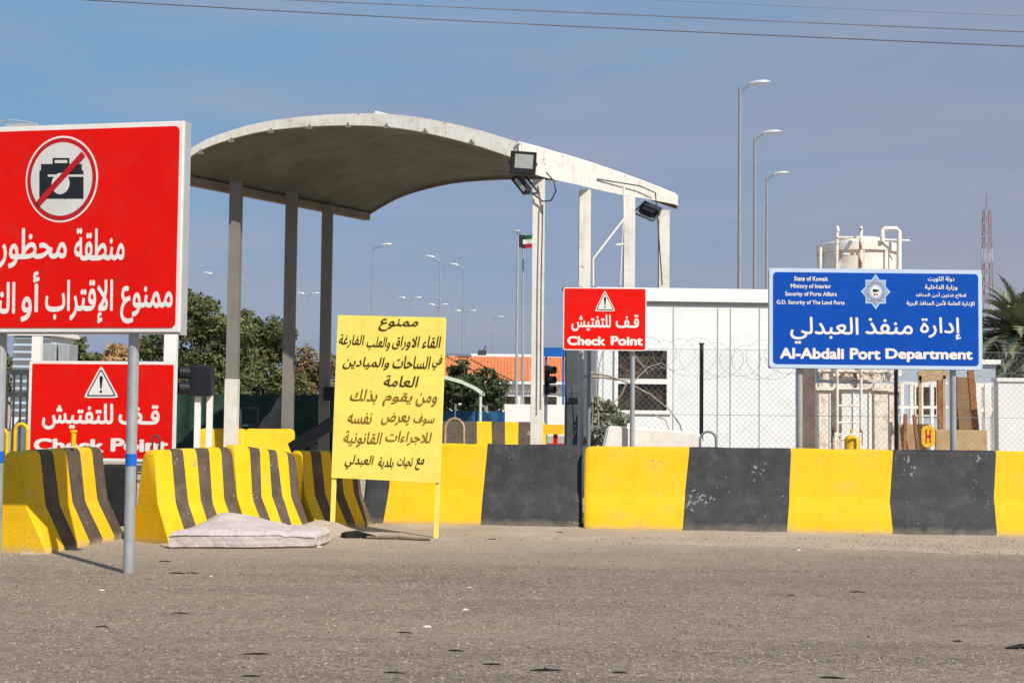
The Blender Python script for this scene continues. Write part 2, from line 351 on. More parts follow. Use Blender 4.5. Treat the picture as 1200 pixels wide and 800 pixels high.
# ------------------------------------------------------------------ concrete barriers
HB = 1.04
HW = .42
PROF = [(-HW, 0), (-HW, .05), (-.225, .40), (-.195, .46), (-.12, .975), (-.105, 1.018), (-.07, HB), (.07, HB), (.105, 1.018), (.12, .975), (.195, .46), (.225, .40), (HW, .05), (HW, 0)]
def barrier(p0, p1, stripes, label, group, side=1, slant=0.0, z0=0.0, cat='barrier', H=1.0, H1=None):
    """p0 -> p1 is the foot of the face one sees; stripes = [(fraction, material)]; the body lies to the left of the way for side=1."""
    p0 = Vector((*p0, z0)); p1 = Vector((*p1, z0)); d = p1-p0; L = d.length; d.normalize()
    n = Vector((-d.y, d.x, 0))*side
    mid = (p0+p1)/2 + n*HW
    b = MB(); rings = []
    cuts = [0.0]
    for f, _ in stripes: cuts.append(cuts[-1]+f)
    tot = cuts[-1]; cuts = [c/tot*L for c in cuts]
    stations = []                                          # (distance, scale, material of the segment after)
    e = .10
    for i, (_, mm) in enumerate(stripes):
        a, z = cuts[i], cuts[i+1]
        if i == 0: stations += [(0, .915, mm), (e*.12, .95, mm), (e*.35, .98, mm), (e*.65, .995, mm), (e, 1, mm)]
        else: stations.append((a, 1, mm))
        k = max(1, int((z-a)/.25))
        for j in range(1, k): stations.append((a+(z-a)*j/k, 1, mm))
    mm = stripes[-1][1]; stations = [q for q in stations if q[0] < L-e or q[0] in cuts]; stations += [(L-e, 1, mm), (L-e*.65, .995, mm), (L-e*.35, .98, mm), (L-e*.12, .95, mm), (L, .915, mm)]
    cz = .5
    for i, (t, sc, mm) in enumerate(stations):
        ring = []
        border = 0 < i < len(stations)-1 and stations[i-1][2] is not mm
        for (o, z) in PROF:
            zz = z*(H+(((H1 or H)-H)*t/L)); zz = zz*sc + (.0 if z < .1 else (1-sc)*.35) if z > .1 else zz
            oo = o*sc
            sh = slant*(zz-.3) if 4 < i < len(stations)-5 else 0
            if border: sh += .03*noise.noise((t*9, zz*4, p0.x*3))
            wob = .006*noise.noise((t*2.3+p0.x, zz*2.5, o*4))
            ring.append(b.bm.verts.new(p0 + d*(t+sh) + n*(HW + oo + wob) + Vector((0, 0, zz + (.014*noise.noise((t*3.5, p0.y, 2)) if z > .9 else 0)))))
        rings.append(ring)
    m = len(PROF)
    for i in range(len(rings)-1):
        k = b.slot(stations[i][2])
        for j in range(m):
            F = b.bm.faces.new((rings[i][j], rings[i][(j+1) % m], rings[i+1][(j+1) % m], rings[i+1][j])); F.material_index = k
    F = b.bm.faces.new(rings[0]); F.material_index = b.slot(stripes[0][1])
    F = b.bm.faces.new(rings[-1][::-1]); F.material_index = b.slot(stripes[-1][1])
    root = b.build('concrete_barrier', None, None, org=(mid.x, mid.y, z0), smooth=32)
    return tag(root, label, cat, group)
Y, K, FK = M['yellow'], M['black'], M['faded_black']
GB = 'striped concrete barriers along the road'
barrier((-4.72, 13.15), (-4.40, 14.75), [(1.25, Y), (1, FK), (1, Y), (1.05, FK), (1, Y), (1, FK)], 'striped barrier standing askew at the left edge, half shaded by the big red sign', GB)
def lerp(a, b, t): return (a[0]+(b[0]-a[0])*t, a[1]+(b[1]-a[1])*t)
L0, L1 = (-3.69, 14.0), (-1.74, 16.5)
six = [(1.3, Y), (1, FK), (1, Y), (1, FK), (1, Y), (1, FK)]
barrier(lerp(L0, L1, 0), lerp(L0, L1, .345), six, 'striped barrier with a bare yellow end beside the mattress', GB, H=.985, H1=1.0)
barrier(lerp(L0, L1, .352), lerp(L0, L1, .66), [(1.5, Y), (1, FK), (1, Y), (1, FK), (1, Y), (1, FK)], 'striped barrier directly behind the mattress, middle one of its line', GB, H=1.03, H1=.91)
barrier(lerp(L0, L1, .69), lerp(L0, L1, 1), [(.9, Y), (1, FK), (1, Y), (1, FK), (1, Y), (1, FK)], 'striped barrier behind the hand painted yellow board', GB, H=.94, H1=.90)
barrier((-1.94, 16.74), (.90, 16.5), [(.31, K), (1.26, Y), (1.28, K)], 'short wide striped barrier with half yellow and half black, right of the yellow board', GB, slant=.06)
barrier((.935, 16.36), (7.45, 15.86), [(1.28, Y), (1.30, K), (1.28, Y), (1.27, K), (1.40, Y)], 'long barrier with broad yellow and black bands in front of the blue sign', GB, slant=.09)
b = MB(); c = G(136, 16.1); b.box(c+Vector((0, .15, .38)), (.42, .3, .76), bev=.04)  # added black block, stands in for the dark shade between the barriers
tag(b.build('shade_block', M['rubber'], None, org=c), 'added black block standing in for dark shade in the gap between two striped barriers under the lower red sign', 'block')
tag(barrier((G(229, 24).x, 24), (G(284, 24).x, 24), [(1, M['plain_yellow'])], 'plain yellow barrier in the second row below the black signal', None), group='plain yellow barriers of the second row')
tag(barrier((G(288, 24.1).x, 24.1), (G(347, 24.3).x, 24.3), [(1, M['plain_yellow'])], 'plain yellow barrier in the second row between the canopy posts', None), group='plain yellow barriers of the second row')
barrier((G(508, 36).x, 36), (G(640, 36).x, 36), [(1.2, FK), (.4, Y), (.36, FK), (.37, Y), (.36, FK), (.4, Y)], 'faded grey and yellow barrier far behind, at the foot of the white canopy post', GB)

# lifting loops on the barriers
def loop(px, D, z0, w, h, m, r, label, cat='lifting loop'):
    c = G(px, D); b = MB()
    pts = [Vector((c.x-w/2, D, z0))]+[Vector((c.x-w/2*math.cos(math.pi*k/14), D, z0+h-w*.55+w*.55*math.sin(math.pi*k/14))) for k in range(15)]+[Vector((c.x+w/2, D, z0))]
    b.tube(pts, r, 8)
    return tag(b.build('lifting_loop', m, None, org=(c.x, D, z0), smooth=60), label, cat, 'lifting loops behind the barriers')
loop(830, 16.9, .0, .21, 1.24, M['grey_steel'], .016, 'grey steel loop poking up beside the white block')
loop(26, 15.6, 0, .15, 1.27, M['yellow'], .022, 'thick yellow loop beside the lower red sign')
loop(3, 15.4, 0, .13, 1.21, M['yellow'], .022, 'yellow loop cut by the left edge of the view')
loop(184, 16.0, 0, .09, 1.14, M['dark_steel'], .012, 'thin dark loop in front of the lower red sign')
loop(533, 33, 0, .48, 1.16, M['cardboard'], .035, 'tan loop standing by the far grey barrier')
b = MB(); p = P(86, 523, 14.15); b.tube([p, p+Vector((0, 0, .16))], .028, 8); b.box(p+Vector((0, 0, .165)), (.07, .06, .03), bev=.01)
tag(b.build('peg', M['plain_yellow'], None, org=p, smooth=50), 'short yellow peg on top of the barrier in front of the lower red sign', 'peg')

# drifted sand at the barrier feet
def drift(path, width, hgt, name='sand_drift'):
    b = MB(); rows = []
    for i, (x, y) in enumerate(path):
        q = path[min(i+1, len(path)-1)]; r_ = path[max(i-1, 0)]
        d = Vector((q[0]-r_[0], q[1]-r_[1], 0)).normalized(); n = Vector((d.y, -d.x, 0))
        h = hgt*(.55+.9*abs(noise.noise((x*1.7, y*1.7, 5)))); wd = width*(.6+.7*abs(noise.noise((x*1.3, y, 9))))
        row = []
        for j in range(9):
            s = j/8; z = h*(1-s)**2*(1+.25*noise.noise((x*9, s*6, 2))) - .006*s
            row.append(b.bm.verts.new((x+n.x*wd*s - n.x*.06, y+n.y*wd*s - n.y*.06, z)))
        rows.append(row)
    for a, c in zip(rows, rows[1:]):
        for j in range(8): b.bm.faces.new((a[j], c[j], c[j+1], a[j+1]))
    return tag(b.build(name, M['sand'], smooth=180), kind='structure')
def path(pts, step=.06):
    out = []
    for a, c in zip(pts, pts[1:]):
        n = max(1, int(math.dist(a, c)/step)); out += [lerp(a, c, i/n) for i in range(n)]
    return out+[pts[-1]]
drift(path([(-1.75, 16.62), (.92, 16.44), (7.5, 15.85)]), .5, .022)
drift(path([(-3.75, 13.93), (-1.9, 16.38), (-1.72, 16.55)]), .4, .025)
drift(path([(-4.98, 13.12), (-4.74, 13.15), (-4.40, 14.85)]), .3, .022)

# ------------------------------------------------------------------ lettering
AR = {'ا': 'FE8D FE8E', 'أ': 'FE83 FE84', 'إ': 'FE87 FE88', 'ء': 'FE80', 'ئ': 'FE89 FE8A FE8B FE8C', 'ة': 'FE93 FE94', 'د': 'FEA9 FEAA', 'ذ': 'FEAB FEAC', 'ر': 'FEAD FEAE', 'و': 'FEED FEEE'}
AR = {k: [int(x, 16) for x in v.split()] for k, v in AR.items()}
for ch, base in zip('بتثجحخسشصضطظعغفقكلمنهي', (0xFE8F, 0xFE95, 0xFE99, 0xFE9D, 0xFEA1, 0xFEA5, 0xFEB1, 0xFEB5, 0xFEB9, 0xFEBD, 0xFEC1, 0xFEC5, 0xFEC9, 0xFECD, 0xFED1, 0xFED5, 0xFED9, 0xFEDD, 0xFEE1, 0xFEE5, 0xFEE9, 0xFEF1)):
    AR[ch] = [base+k for k in range(4)]
LA = {'ا': (0xFEFB, 0xFEFC), 'أ': (0xFEF7, 0xFEF8), 'إ': (0xFEF9, 0xFEFA)}
def shape_ar(s):
    out = []; i = 0; prev = False
    while i < len(s):
        c = s[i]
        if c == 'ل' and i+1 < len(s) and s[i+1] in LA: out.append(chr(LA[s[i+1]][1 if prev else 0])); prev = False; i += 2; continue
        if c == 'ـ': out.append(c); prev = True; i += 1; continue
        if c not in AR: out.append(c); prev = False; i += 1; continue
        f = AR[c]; nx = s[i+1] if i+1 < len(s) else ''
        jn = len(f) == 4 and (nx in AR or nx == 'ـ') and nx != 'ء'; pv = prev and len(f) > 1
        out.append(chr(f[3 if pv and jn else 1 if pv else 2 if jn else 0])); prev = jn; i += 1
    return ''.join(reversed(out))
def fill_union(loops, offs):
    vs = []; es = []; P0 = []; P1 = []
    for (dx, dy) in offs:
        for lp in loops:
            q = lp+np.array((dx, dy)); n0 = len(vs); n = len(q)
            vs += [Vector(v) for v in q.tolist()]; es += [(n0+i, n0+(i+1) % n) for i in range(n)]
            P0.append(q); P1.append(np.roll(q, -1, 0))
    P0 = np.concatenate(P0); P1 = np.concatenate(P1)
    ov, oe, of, *_ = delaunay_2d_cdt(vs, es, [], 0, 1e-5)
    T = np.array([list(f) for f in of]); OV = np.array([v[:] for v in ov]); C_ = OV[T].mean(1)
    wn = np.zeros(len(C_), int)
    for k in range(0, len(C_), 2000):
        c_ = C_[k:k+2000]; x = c_[:, 0:1]; y = c_[:, 1:2]
        y0, y1 = P0[:, 1][None], P1[:, 1][None]; x0, x1 = P0[:, 0][None], P1[:, 0][None]
        cr = (x1-x0)*(y-y0)-(x-x0)*(y1-y0)
        wn[k:k+2000] = ((y0 <= y) & (y1 > y) & (cr > 0)).sum(1)-((y0 > y) & (y1 <= y) & (cr < 0)).sum(1)
    fs = [f.tolist() for f in T[wn != 0]]; used = sorted({i for f in fs for i in f}); mp_ = {a: i for i, a in enumerate(used)}
    return [Vector((*OV[i], 0)) for i in used], [[mp_[i] for i in f] for f in fs]
def text_faces(s, bold, pen=None):
    """a filled outline of the words: the union of the letters' contours, thickened by bold (em)"""
    if any(ord(c) > 0x500 for c in s): s = shape_ar(s)
    c = bpy.data.curves.new('t', 'FONT'); c.body = s; c.size = 1; c.resolution_u = 4; c.fill_mode = 'NONE'
    o = bpy.data.objects.new('t', c); COL.objects.link(o)
    dg = bpy.context.evaluated_depsgraph_get(); me = bpy.data.meshes.new_from_object(o.evaluated_get(dg))
    V = np.array([v.co[:2] for v in me.vertices]); E_ = np.array([e.vertices[:] for e in me.edges])
    bpy.data.objects.remove(o); bpy.data.curves.remove(c); bpy.data.meshes.remove(me)
    nxt = {}                                               # contours in drawing order
    for a, b in E_: nxt.setdefault(a, []).append(b); nxt.setdefault(b, []).append(a)
    seen = set(); loops = []
    for a in range(len(V)):
        if a in seen or a not in nxt: continue
        lp = [a]; seen.add(a); cur = a
        while True:
            cand = [q for q in sorted(nxt[cur]) if q not in seen]
            if not cand: break
            cur = cand[0]; lp.append(cur); seen.add(cur)
        if len(lp) > 2: loops.append(V[lp])
    offs = [(0, 0)] if not bold else [(bold*math.cos(a*math.pi/3+.2), bold*math.sin(a*math.pi/3+.2)) for a in range(6)]
    if pen: offs = [(pen[0]*k, pen[1]*k) for k in (-1, 0, 1)]
    grp = []                                               # letters that touch are filled together
    for lp in sorted(loops, key=lambda q: q[:, 0].min()):
        lo, hi = lp[:, 0].min()-bold*1.05-.04, lp[:, 0].max()+bold*1.05+.04
        if grp and lo < grp[-1][0]: grp[-1][1].append(lp); grp[-1][0] = max(hi, grp[-1][0])
        else: grp.append([hi, [lp]])
    AV, AF = [], []
    for _, loops in grp:
        v_, f_ = fill_union(loops, offs); n = len(AV); AV += v_; AF += [[i+n for i in f] for f in f_]
    return AV, AF, None
class Sign:
    """local frame: x along the board, z up, the board's face at y = 0 and facing -y"""
    def __init__(s, name, pl, pr, label, cat='sign', lean=0, group=None):
        pl = Vector((pl[0], pl[1], 0)); pr = Vector((pr[0], pr[1], 0)); d = pr-pl
        s.root = thing(name, (pl+pr)/2, label, cat, group, (0, 0, math.atan2(d.y, d.x)))
        if lean: s.root.rotation_euler[1] = lean
        s.M = Matrix.Translation(s.root.location) @ s.root.rotation_euler.to_matrix().to_4x4(); s.I = s.M.inverted()
    def uv(s, px, py, y=0.0):
        o = s.I @ Vector((0, 0, CAM_H)); d = s.I.to_3x3() @ ray(px, py); k = (y-o.y)/d.y; q = o + d*k
        return q.x, q.z
    def text(s, name, words, m, d=.004, bold=.02, shear=0.0, pen=None):
        b = MB()
        for (t, x0, x1, y0, y1) in words:
            vs, fs, _ = text_faces(t, bold, pen)
            if shear: vs = [Vector((v.x+v.y*shear, v.y, 0)) for v in vs]
            ax, bx = min(v.x for v in vs), max(v.x for v in vs); ay, by = min(v.y for v in vs), max(v.y for v in vs)
            u0, v1 = s.uv(x0, y0); u1, v0 = s.uv(x1, y1)
            sx = (u1-u0)/(bx-ax); sy = (v1-v0)/(by-ay)
            b.faces([(u0+(v.x-ax)*sx, -d, v0+(v.y-ay)*sy) for v in vs], fs)
        return b.build(name, m, s.root, local=True)
def rrect(u0, v0, u1, v1, r, n=5):
    out = []
    for cx, cy, a in ((u1-r, v1-r, 0), (u0+r, v1-r, 90), (u0+r, v0+r, 180), (u1-r, v0+r, 270)):
        out += [(cx+r*math.cos(R(a+90*i/n)), cy+r*math.sin(R(a+90*i/n))) for i in range(n+1)]
    return out
def ell(c, rx, ry, n=48): return [(c[0]+rx*math.cos(2*math.pi*i/n), c[1]+ry*math.sin(2*math.pi*i/n)) for i in range(n)]
def warning_triangle(s, apex, bl, br, root):
    A, B_, C_ = s.uv(*apex), s.uv(*bl), s.uv(*br)
    cx = (A[0]+B_[0]+C_[0])/3; cy = (A[1]+B_[1]+C_[1])/3
    def sc(k, r=.14):
        tri = [(cx+(p[0]-cx)*k, cy+(p[1]-cy)*k) for p in (A, B_, C_)]; out = []
        for i in range(3):
            p, q, o = tri[i], tri[(i+1) % 3], tri[i-1]
            out += [lerp(p, o, r*.8), lerp(p, lerp(o, q, .5), r*.28), lerp(p, q, r*.8)]
        return out
    t = MB(); t.prism(sc(1.08), -.006, -.003, M['signwhite']); t.prism(sc(.92), -.008, -.0055, M['signblack']); t.prism(sc(.80, .1), -.010, -.0075, M['signwhite'])
    h = A[1]-B_[1]
    e = [(cx-.05*h, cy+.20*h), (cx-.062*h, cy+.30*h), (cx-.03*h, cy+.36*h), (cx+.03*h, cy+.36*h), (cx+.062*h, cy+.30*h), (cx+.05*h, cy+.20*h), (cx+.022*h, cy-.06*h), (cx-.022*h, cy-.06*h)]
    t.prism(e, -.012, -.0095, M['signblack']); t.prism(ell((cx, cy-.155*h), .045*h, .045*h, 16), -.012, -.0095, M['signblack'])
    return t.build('warning_triangle', None, root, local=True)

# ---- the big red sign in front
Q = Vector((-3.44, 11.65)); th = R(-11); u = Vector((math.cos(th), math.sin(th)))
pl, pr = Q+u*-2.05, Q+u*.43
s = Sign('no_photography_sign', pl, pr, 'large red sign with a crossed out camera, on two poles at the left edge')
WL, WR = -1.24, 1.24; V0 = s.uv(190, 389)[1]; V1 = s.uv(207, 142)[1]
b = MB(); b.box((0, .03, (V0+V1)/2), (WR-WL, .05, V1-V0), bev=.004); b.build('board', M['signwhite'], s.root, local=True)
b = MB(); b.prism(rrect(WL+.035, V0+.04, WR-.035, V1-.045, .05), -.002, .004); b.build('sign_face', M['red'], s.root, local=True)
b = MB()
for xx in (WL-.004, WR+.004): b.box((xx, .085, (V0+V1)/2-.01), (.018, .11, V1-V0+.03))
b.box((0, .10, V1+.006), (WR-WL, .13, .012)); b.box((0, .10, V0-.006), (WR-WL, .13, .012)); b.build('frame', M['alu'], s.root, local=True)
for k, px in ((0, 157), (1, 2)):
    uu = s.uv(px, 400, .14)[0]
    pb = MB(); pb.tube([(uu, .14, -.02), (uu, .14, V1-.1)], .049, 16); po = pb.build('pole', M['galv'], s.root, local=True, smooth=50)
    tb = MB(); tb.tube([(uu, .14, .98), (uu, .14, 1.09)], .0515, 16, caps=False); tb.build('tape_band', M['bluetape'], po, local=True, smooth=50)
    for zz in (V0+.3, V1-.35):
        cl = MB(); cl.box((uu, .115, zz), (.16, .11, .05), bev=.006); cl.build('clamp', M['galv'], s.root, local=True)
cc = s.uv(72.5, 210); rx = s.uv(115, 210)[0]-cc[0]; ry = s.uv(72.5, 159.5)[1]-cc[1]
t = MB(); t.prism(ell(cc, rx, ry), -.0045, -.0015, M['signwhite']); t.prism(ell(cc, rx*.955, ry*.955), -.007, -.004, M['darkred']); t.prism(ell(cc, rx*.85, ry*.85), -.0095, -.0065, M['paleprint'])
def cpts(pts, k): return [s.uv(*p) for p in pts]
t.prism(cpts([(47, 233), (47, 201), (49, 199), (49, 192.5), (62.5, 192.5), (62.5, 185.5), (82, 185.5), (82, 192.5), (96.5, 192.5), (96.5, 199), (98.5, 201), (98.5, 233)][::-1], 0), -.012, -.009, M['signblack'])
t.prism(cpts([(65, 191.5), (65, 188), (79.5, 188), (79.5, 191.5)], 0), -.0145, -.0115, M['paleprint'])
t.prism(cpts([(57, 205), (98.5, 205), (98.5, 207.5), (57, 207.5)], 0), -.0145, -.0115, M['paleprint'])
lc = s.uv(72, 215.5); t.prism(ell(lc, (s.uv(82.5, 215)[0]-lc[0]), s.uv(72, 203)[1]-lc[1], 32), -.0165, -.0140, M['paleprint'])
t.prism(cpts([(44, 236.5), (47.5, 242), (101, 183.5), (97, 178)], 0), -.0195, -.016, M['darkred'])
t.build('no_camera_symbol', None, s.root, local=True)
s.text('lettering', [('منطقة', 88, 146, 267.5, 305), ('محظورة', -12, 78, 268, 314), ('ممنوع', 142, 202, 335, 379), ('الإقتراب', 54, 132, 328, 379), ('أو', 26, 45.5, 318, 377), ('التصوير', -64, 17.5, 331, 379)], M['signwhite'], d=.005, bold=.022)
b = MB(); q0 = (s.uv(4, 138)[0], .05, V1+.02); q1 = (s.uv(40, 138)[0], .05, V1+.02)
b.bar(q0, q1, .04, .035); b.tube([(q0[0]-.1, .05, V1+.05), (q0[0]+.05, .04, V1+.075), (q0[0]+.17, .05, V1+.06), (q1[0], .05, V1+.03)], .006, 6)
b.build('top_rail', M['alu'], s.root, local=True)

# ---- check point signs
def checkpoint(pl, pr, label, box, tri, words_ar, words_en, poles, border, D_thick=.03, pole_from=0):
    s = Sign('checkpoint_sign', pl, pr, label, group='red check point signs')
    x0, y0, x1, y1 = box; ym = (y0+y1)/2; xm = (x0+x1)/2
    U0, U1, V1, V0 = s.uv(x0, ym)[0], s.uv(x1, ym)[0], s.uv(xm, y0)[1], s.uv(xm, y1)[1]
    b = MB(); b.prism(rrect(U0, V0, U1, V1, .03), 0, D_thick); b.build('board', M['signwhite'], s.root, local=True)
    b = MB(); b.prism(rrect(U0+border, V0+border, U1-border, V1-border, .02), -.003, .002); b.build('sign_face', M['red'], s.root, local=True)
    warning_triangle(s, *tri, s.root)
    s.text('lettering', words_ar, M['signwhite'], d=.006, bold=.028)
    s.text('lettering', words_en, M['signwhite'], d=.006, bold=.045)
    for px in poles:
        uu = s.uv(px, 480, .09)[0]; pb = MB(); pb.tube([(uu, .09, -.02), (uu, .09, V1-.06)], .032, 12); pb.build('pole', M['galv'], s.root, local=True, smooth=50)
    return s
checkpoint((G(33, 16.7).x, 16.7), (G(206, 16.5).x, 16.5), 'red check point sign low behind the barriers under the big red sign', (33, 423, 206, 540),
    ((118.7, 429.5), (99.5, 465), (138, 465)), [('قـف', 139.5, 187, 474, 498), ('للتفتيش', 50, 132.5, 472, 504)], [('Check', 40, 122, 513, 530), ('Point', 130, 197.5, 513, 530)], (60, 180), .04)
checkpoint((G(660, 17.3).x, 17.3), (G(757.5, 17.3).x, 17.3), 'red check point sign beside the white cabin window', (660, 337, 757.5, 410.5),
    ((708.8, 341), (697.8, 364), (720.3, 364)), [('قـف', 721.7, 748.7, 368.5, 384.5), ('للتفتيش', 669.7, 715.7, 368, 388.5)], [('Check', 664.8, 709.3, 393.5, 405), ('Point', 715.7, 753.3, 393.5, 405)], (741,), .014)

# ---- blue sign
M['paleblue'] = mat('pale_blue_edge', (.50, .60, .74), .45, .05)
s = Sign('port_department_sign', (G(902, 17).x, 17), (G(1151, 17).x, 17), 'wide blue sign with white Arabic and English lettering and a star emblem')
U0, U1, V1, V0 = s.uv(901.5, 375)[0], s.uv(1151, 375)[0], s.uv(1026, 315.5)[1], s.uv(1026, 432)[1]
b = MB(); b.prism(rrect(U0, V0, U1, V1, .05), 0, .04, None); b.build('board', M['paleblue'], s.root, local=True)
b = MB(); b.prism(rrect(U0+.05, V0+.05, U1-.05, V1-.05, .05), -.003, .002); b.build('sign_face', M['blue'], s.root, local=True)
b = MB(); b.box(((U0+U1)/2, .035, (V0+V1)/2), (U1-U0+.012, .03, V1-V0+.012)); b.build('frame', M['alu'], s.root, local=True)
for px in (937, 1117):
    uu = s.uv(px, 480, .10)[0]; pb = MB(); pb.tube([(uu, .11, -.02), (uu, .11, V1-.1)], .042, 14); pb.build('pole', M['galv'], s.root, local=True, smooth=50)
s.text('lettering', [('إدارة', 1078, 1126, 371.5, 398), ('منفذ', 1013.8, 1069.6, 372.5, 392), ('العبدلي', 926, 1006, 371, 403.5)], M['signwhite'], d=.006, bold=.014)
s.text('lettering', [('Al-Abdali', 913.6, 989, 407, 421), ('Port', 995.8, 1031.8, 407.5, 421.5), ('Department', 1037.4, 1139.8, 408, 425)], M['signwhite'], d=.006, bold=.042)
s.text('lettering', [('State of Kuwait', 930.5, 970, 323.6, 329.4), ('Ministry of Interior', 926.5, 973.7, 332.4, 339.4), ('Security of Ports Affairs', 920, 980.5, 341.6, 348.6), ('G.D. Security of The Land Ports', 910, 989.7, 351.4, 358.4)], M['signwhite'], d=.006, bold=.022)
s.text('lettering', [('دولة الكويت', 1087, 1118.4, 323.5, 330.8), ('وزارة الداخلية', 1083.5, 1121.8, 333.3, 340.5), ('قطاع شئون أمن المنافذ', 1072.7, 1132, 342.3, 349.8), ('الإدارة العامة لأمن المنافذ البرية', 1062, 1142, 351.5, 359.8)], M['signwhite'], d=.006, bold=.022)
cc = s.uv(1026, 341.8); ex = s.uv(1043.5, 341)[0]-cc[0]; ey = s.uv(1026, 321.5)[1]-cc[1]
def star(k, kk=.76, n=8):
    return [(cc[0]+ex*k*(1 if i % 2 == 0 else kk)*math.sin(math.pi*i/n)*(1 if i % 4 == 0 else .97), cc[1]+ey*k*(1 if i % 2 == 0 else kk)*math.cos(math.pi*i/n)*(.97 if i % 8 else 1.03)) for i in range(2*n)]
t = MB(); t.prism(star(1), -.006, -.003, M['emblem_a']); t.prism(star(.82), -.008, -.0055, M['emblem_b'])
t.prism(ell(cc, ex*.46, ey*.42, 24), -.010, -.0075, M['emblem_a']); t.prism(ell(cc, ex*.34, ey*.31, 24), -.012, -.0095, M['signwhite'])
def er(x0, y0, x1, y1): return [(cc[0]+ex*a, cc[1]+ey*b_) for a, b_ in ((x0, y0), (x1, y0), (x1, y1), (x0, y1))]
t.prism(er(-.2, -.02, .08, .14), -.014, -.0115, M['signblack']); t.prism(er(.08, .02, .22, .12), -.014, -.0115, M['flag_g']); t.prism(er(-.16, -.20, .14, -.12), -.014, -.0115, M['darkred'])
for k in range(8):
    a = 2*math.pi*k/8; t.prism(ell((cc[0]+ex*.62*math.sin(a), cc[1]+ey*.62*math.cos(a)), ex*.07, ey*.07, 10), -.010, -.0075, M['emblem_a'])
t.build('emblem', None, s.root, local=True)

# ---- hand-painted yellow board
s = Sign('handpainted_notice', (G(391, 15.35).x, 15.35), (G(517, 15.1).x, 15.1), 'lemon yellow board on two thin posts with hand painted Arabic notice', 'sign', lean=R(1.4))
U0, U1, V1, V0 = s.uv(393, 440)[0], s.uv(519.5, 440)[0], s.uv(458, 370.5)[1], s.uv(452, 562.5)[1]
b = MB(); b.box(((U0+U1)/2, .008, (V0+V1)/2), (U1-U0, .016, V1-V0)); b.build('board', M['ylsign'], s.root, local=True)
for px, py in ((390.5, 590), (512, 600)):
    uu = s.uv(px, py, .035)[0]; pb = MB(); pb.bar((uu, .035, -.05), (uu, .035, V1-.02), .05, .035); pb.build('post', M['ylsign'], s.root, local=True)
kw = dict(d=.004, bold=0, shear=.22, pen=(.015, .023))
s.text('lettering', [('ممنوع', 444, 490, 373, 389), ('القاء', 495, 517, 393, 409), ('الاوراق', 460, 492, 393, 411), ('والعلب', 430, 457, 394, 411), ('الفارغة', 397.5, 427, 391, 408), ('في', 507, 518, 415, 434), ('الساحات', 460.5, 505, 416, 433), ('والميادين', 402, 456, 417, 434), ('العامة', 450, 491, 439, 454)], M['ink'], **kw)
s.text('lettering', [('ومن', 487.6, 512, 460, 477), ('يقوم', 449, 483, 459, 477), ('بذلك', 410.6, 442, 455, 474), ('سوف', 485, 509, 484, 499), ('يعرض', 447, 480, 482, 499), ('نفسه', 408, 436, 482, 497), ('للاجراءات', 452, 506, 504, 523), ('القانونية', 403, 448, 504, 525)], M['fadedink'], **kw)
s.text('lettering', [('مع', 487, 497, 536, 551), ('تحيات', 466, 484, 534, 549), ('بلدية', 443.5, 461, 535, 550), ('العبدلي', 404.5, 438, 532, 551)], M['ink'], **kw)

# ------------------------------------------------------------------ mattress
b = MB(); NX, NY = 44, 22
c0 = Vector((G(204, 13.75).x, 13.72, 0)); W_, Dp, T_ = 1.50, .70, .19
def mpt(i, j):
    a, c = i/NX, j/NY
    x = a*W_ + .05*math.sin(c*3) + c*.05; y = c*Dp + .02*math.sin(a*9) + a*.18 + (.22*max(0, a-.78))
    k = a/.24 if a < .24 else max(0, 1-(a-.24)/.58)
    hump = .15*(k*k*(3-2*k))*c**.9
    edge = min(a, 1-a, c, 1-c); r = min(1, edge/.045); z = T_ - .035*(1-math.sqrt(max(0, 1-(1-r)**2)))
    z += hump + .012*noise.noise((a*5, c*4, 3)) + .006*abs(noise.noise((a*14+c*9, c*8, 6))) - .018*math.exp(-((a-.80+.1*c)/.02)**2) - .025*max(0, a-.78)/.22
    return Vector((x, y, z))
def edge_round(p, a, c): return p
top = [[b.bm.verts.new(c0+mpt(i, j)) for i in range(NX+1)] for j in range(NY+1)]
for j in range(NY):
    for i in range(NX): b.bm.faces.new((top[j][i], top[j][i+1], top[j+1][i+1], top[j+1][i]))
loopv = [top[0][i] for i in range(NX+1)] + [top[j][NX] for j in range(1, NY+1)] + [top[NY][i] for i in range(NX-1, -1, -1)] + [top[j][0] for j in range(NY-1, 0, -1)]
cen = c0+Vector((W_/2, Dp/2+.09, 0)); prev = loopv
for kz, push in ((.80, .022), (.62, .012), (.40, .018), (.22, .024), (.0, -.01)):
    ring = []
    for i, v in enumerate(loopv):
        o = (v.co-cen); o.z = 0; o.normalize(); ring.append(b.bm.verts.new((v.co.x+o.x*push, v.co.y+o.y*push, v.co.z*kz + .004)))
    n = len(ring)
    for i in range(n): b.bm.faces.new((prev[i], ring[i], ring[(i+1) % n], prev[(i+1) % n]))
    prev = ring
b.bm.faces.new(prev)
mt = b.build('mattress', M['mattress'], None, org=c0+Vector((W_/2, Dp/2, 0)), smooth=60)
tag(mt, 'stained pale pink mattress dumped on the ground against the striped barriers', 'mattress')
pp = MB()
for lev in (.97,):
    pp.tube([v.co*1 for v in []] or [c0+mpt(i, 0)+Vector((0, -.012, -.012)) for i in range(NX+1)]+[c0+mpt(NX, j)+Vector((.012, 0, -.012)) for j in range(1, NY+1)], .011, 6)
pp.tube([Vector((c0.x+mpt(i, 0).x, c0.y+mpt(i, 0).y-.014, .03)) for i in range(NX+1)], .010, 6)
o = pp.build('piping', M['mattress'], mt, smooth=60)

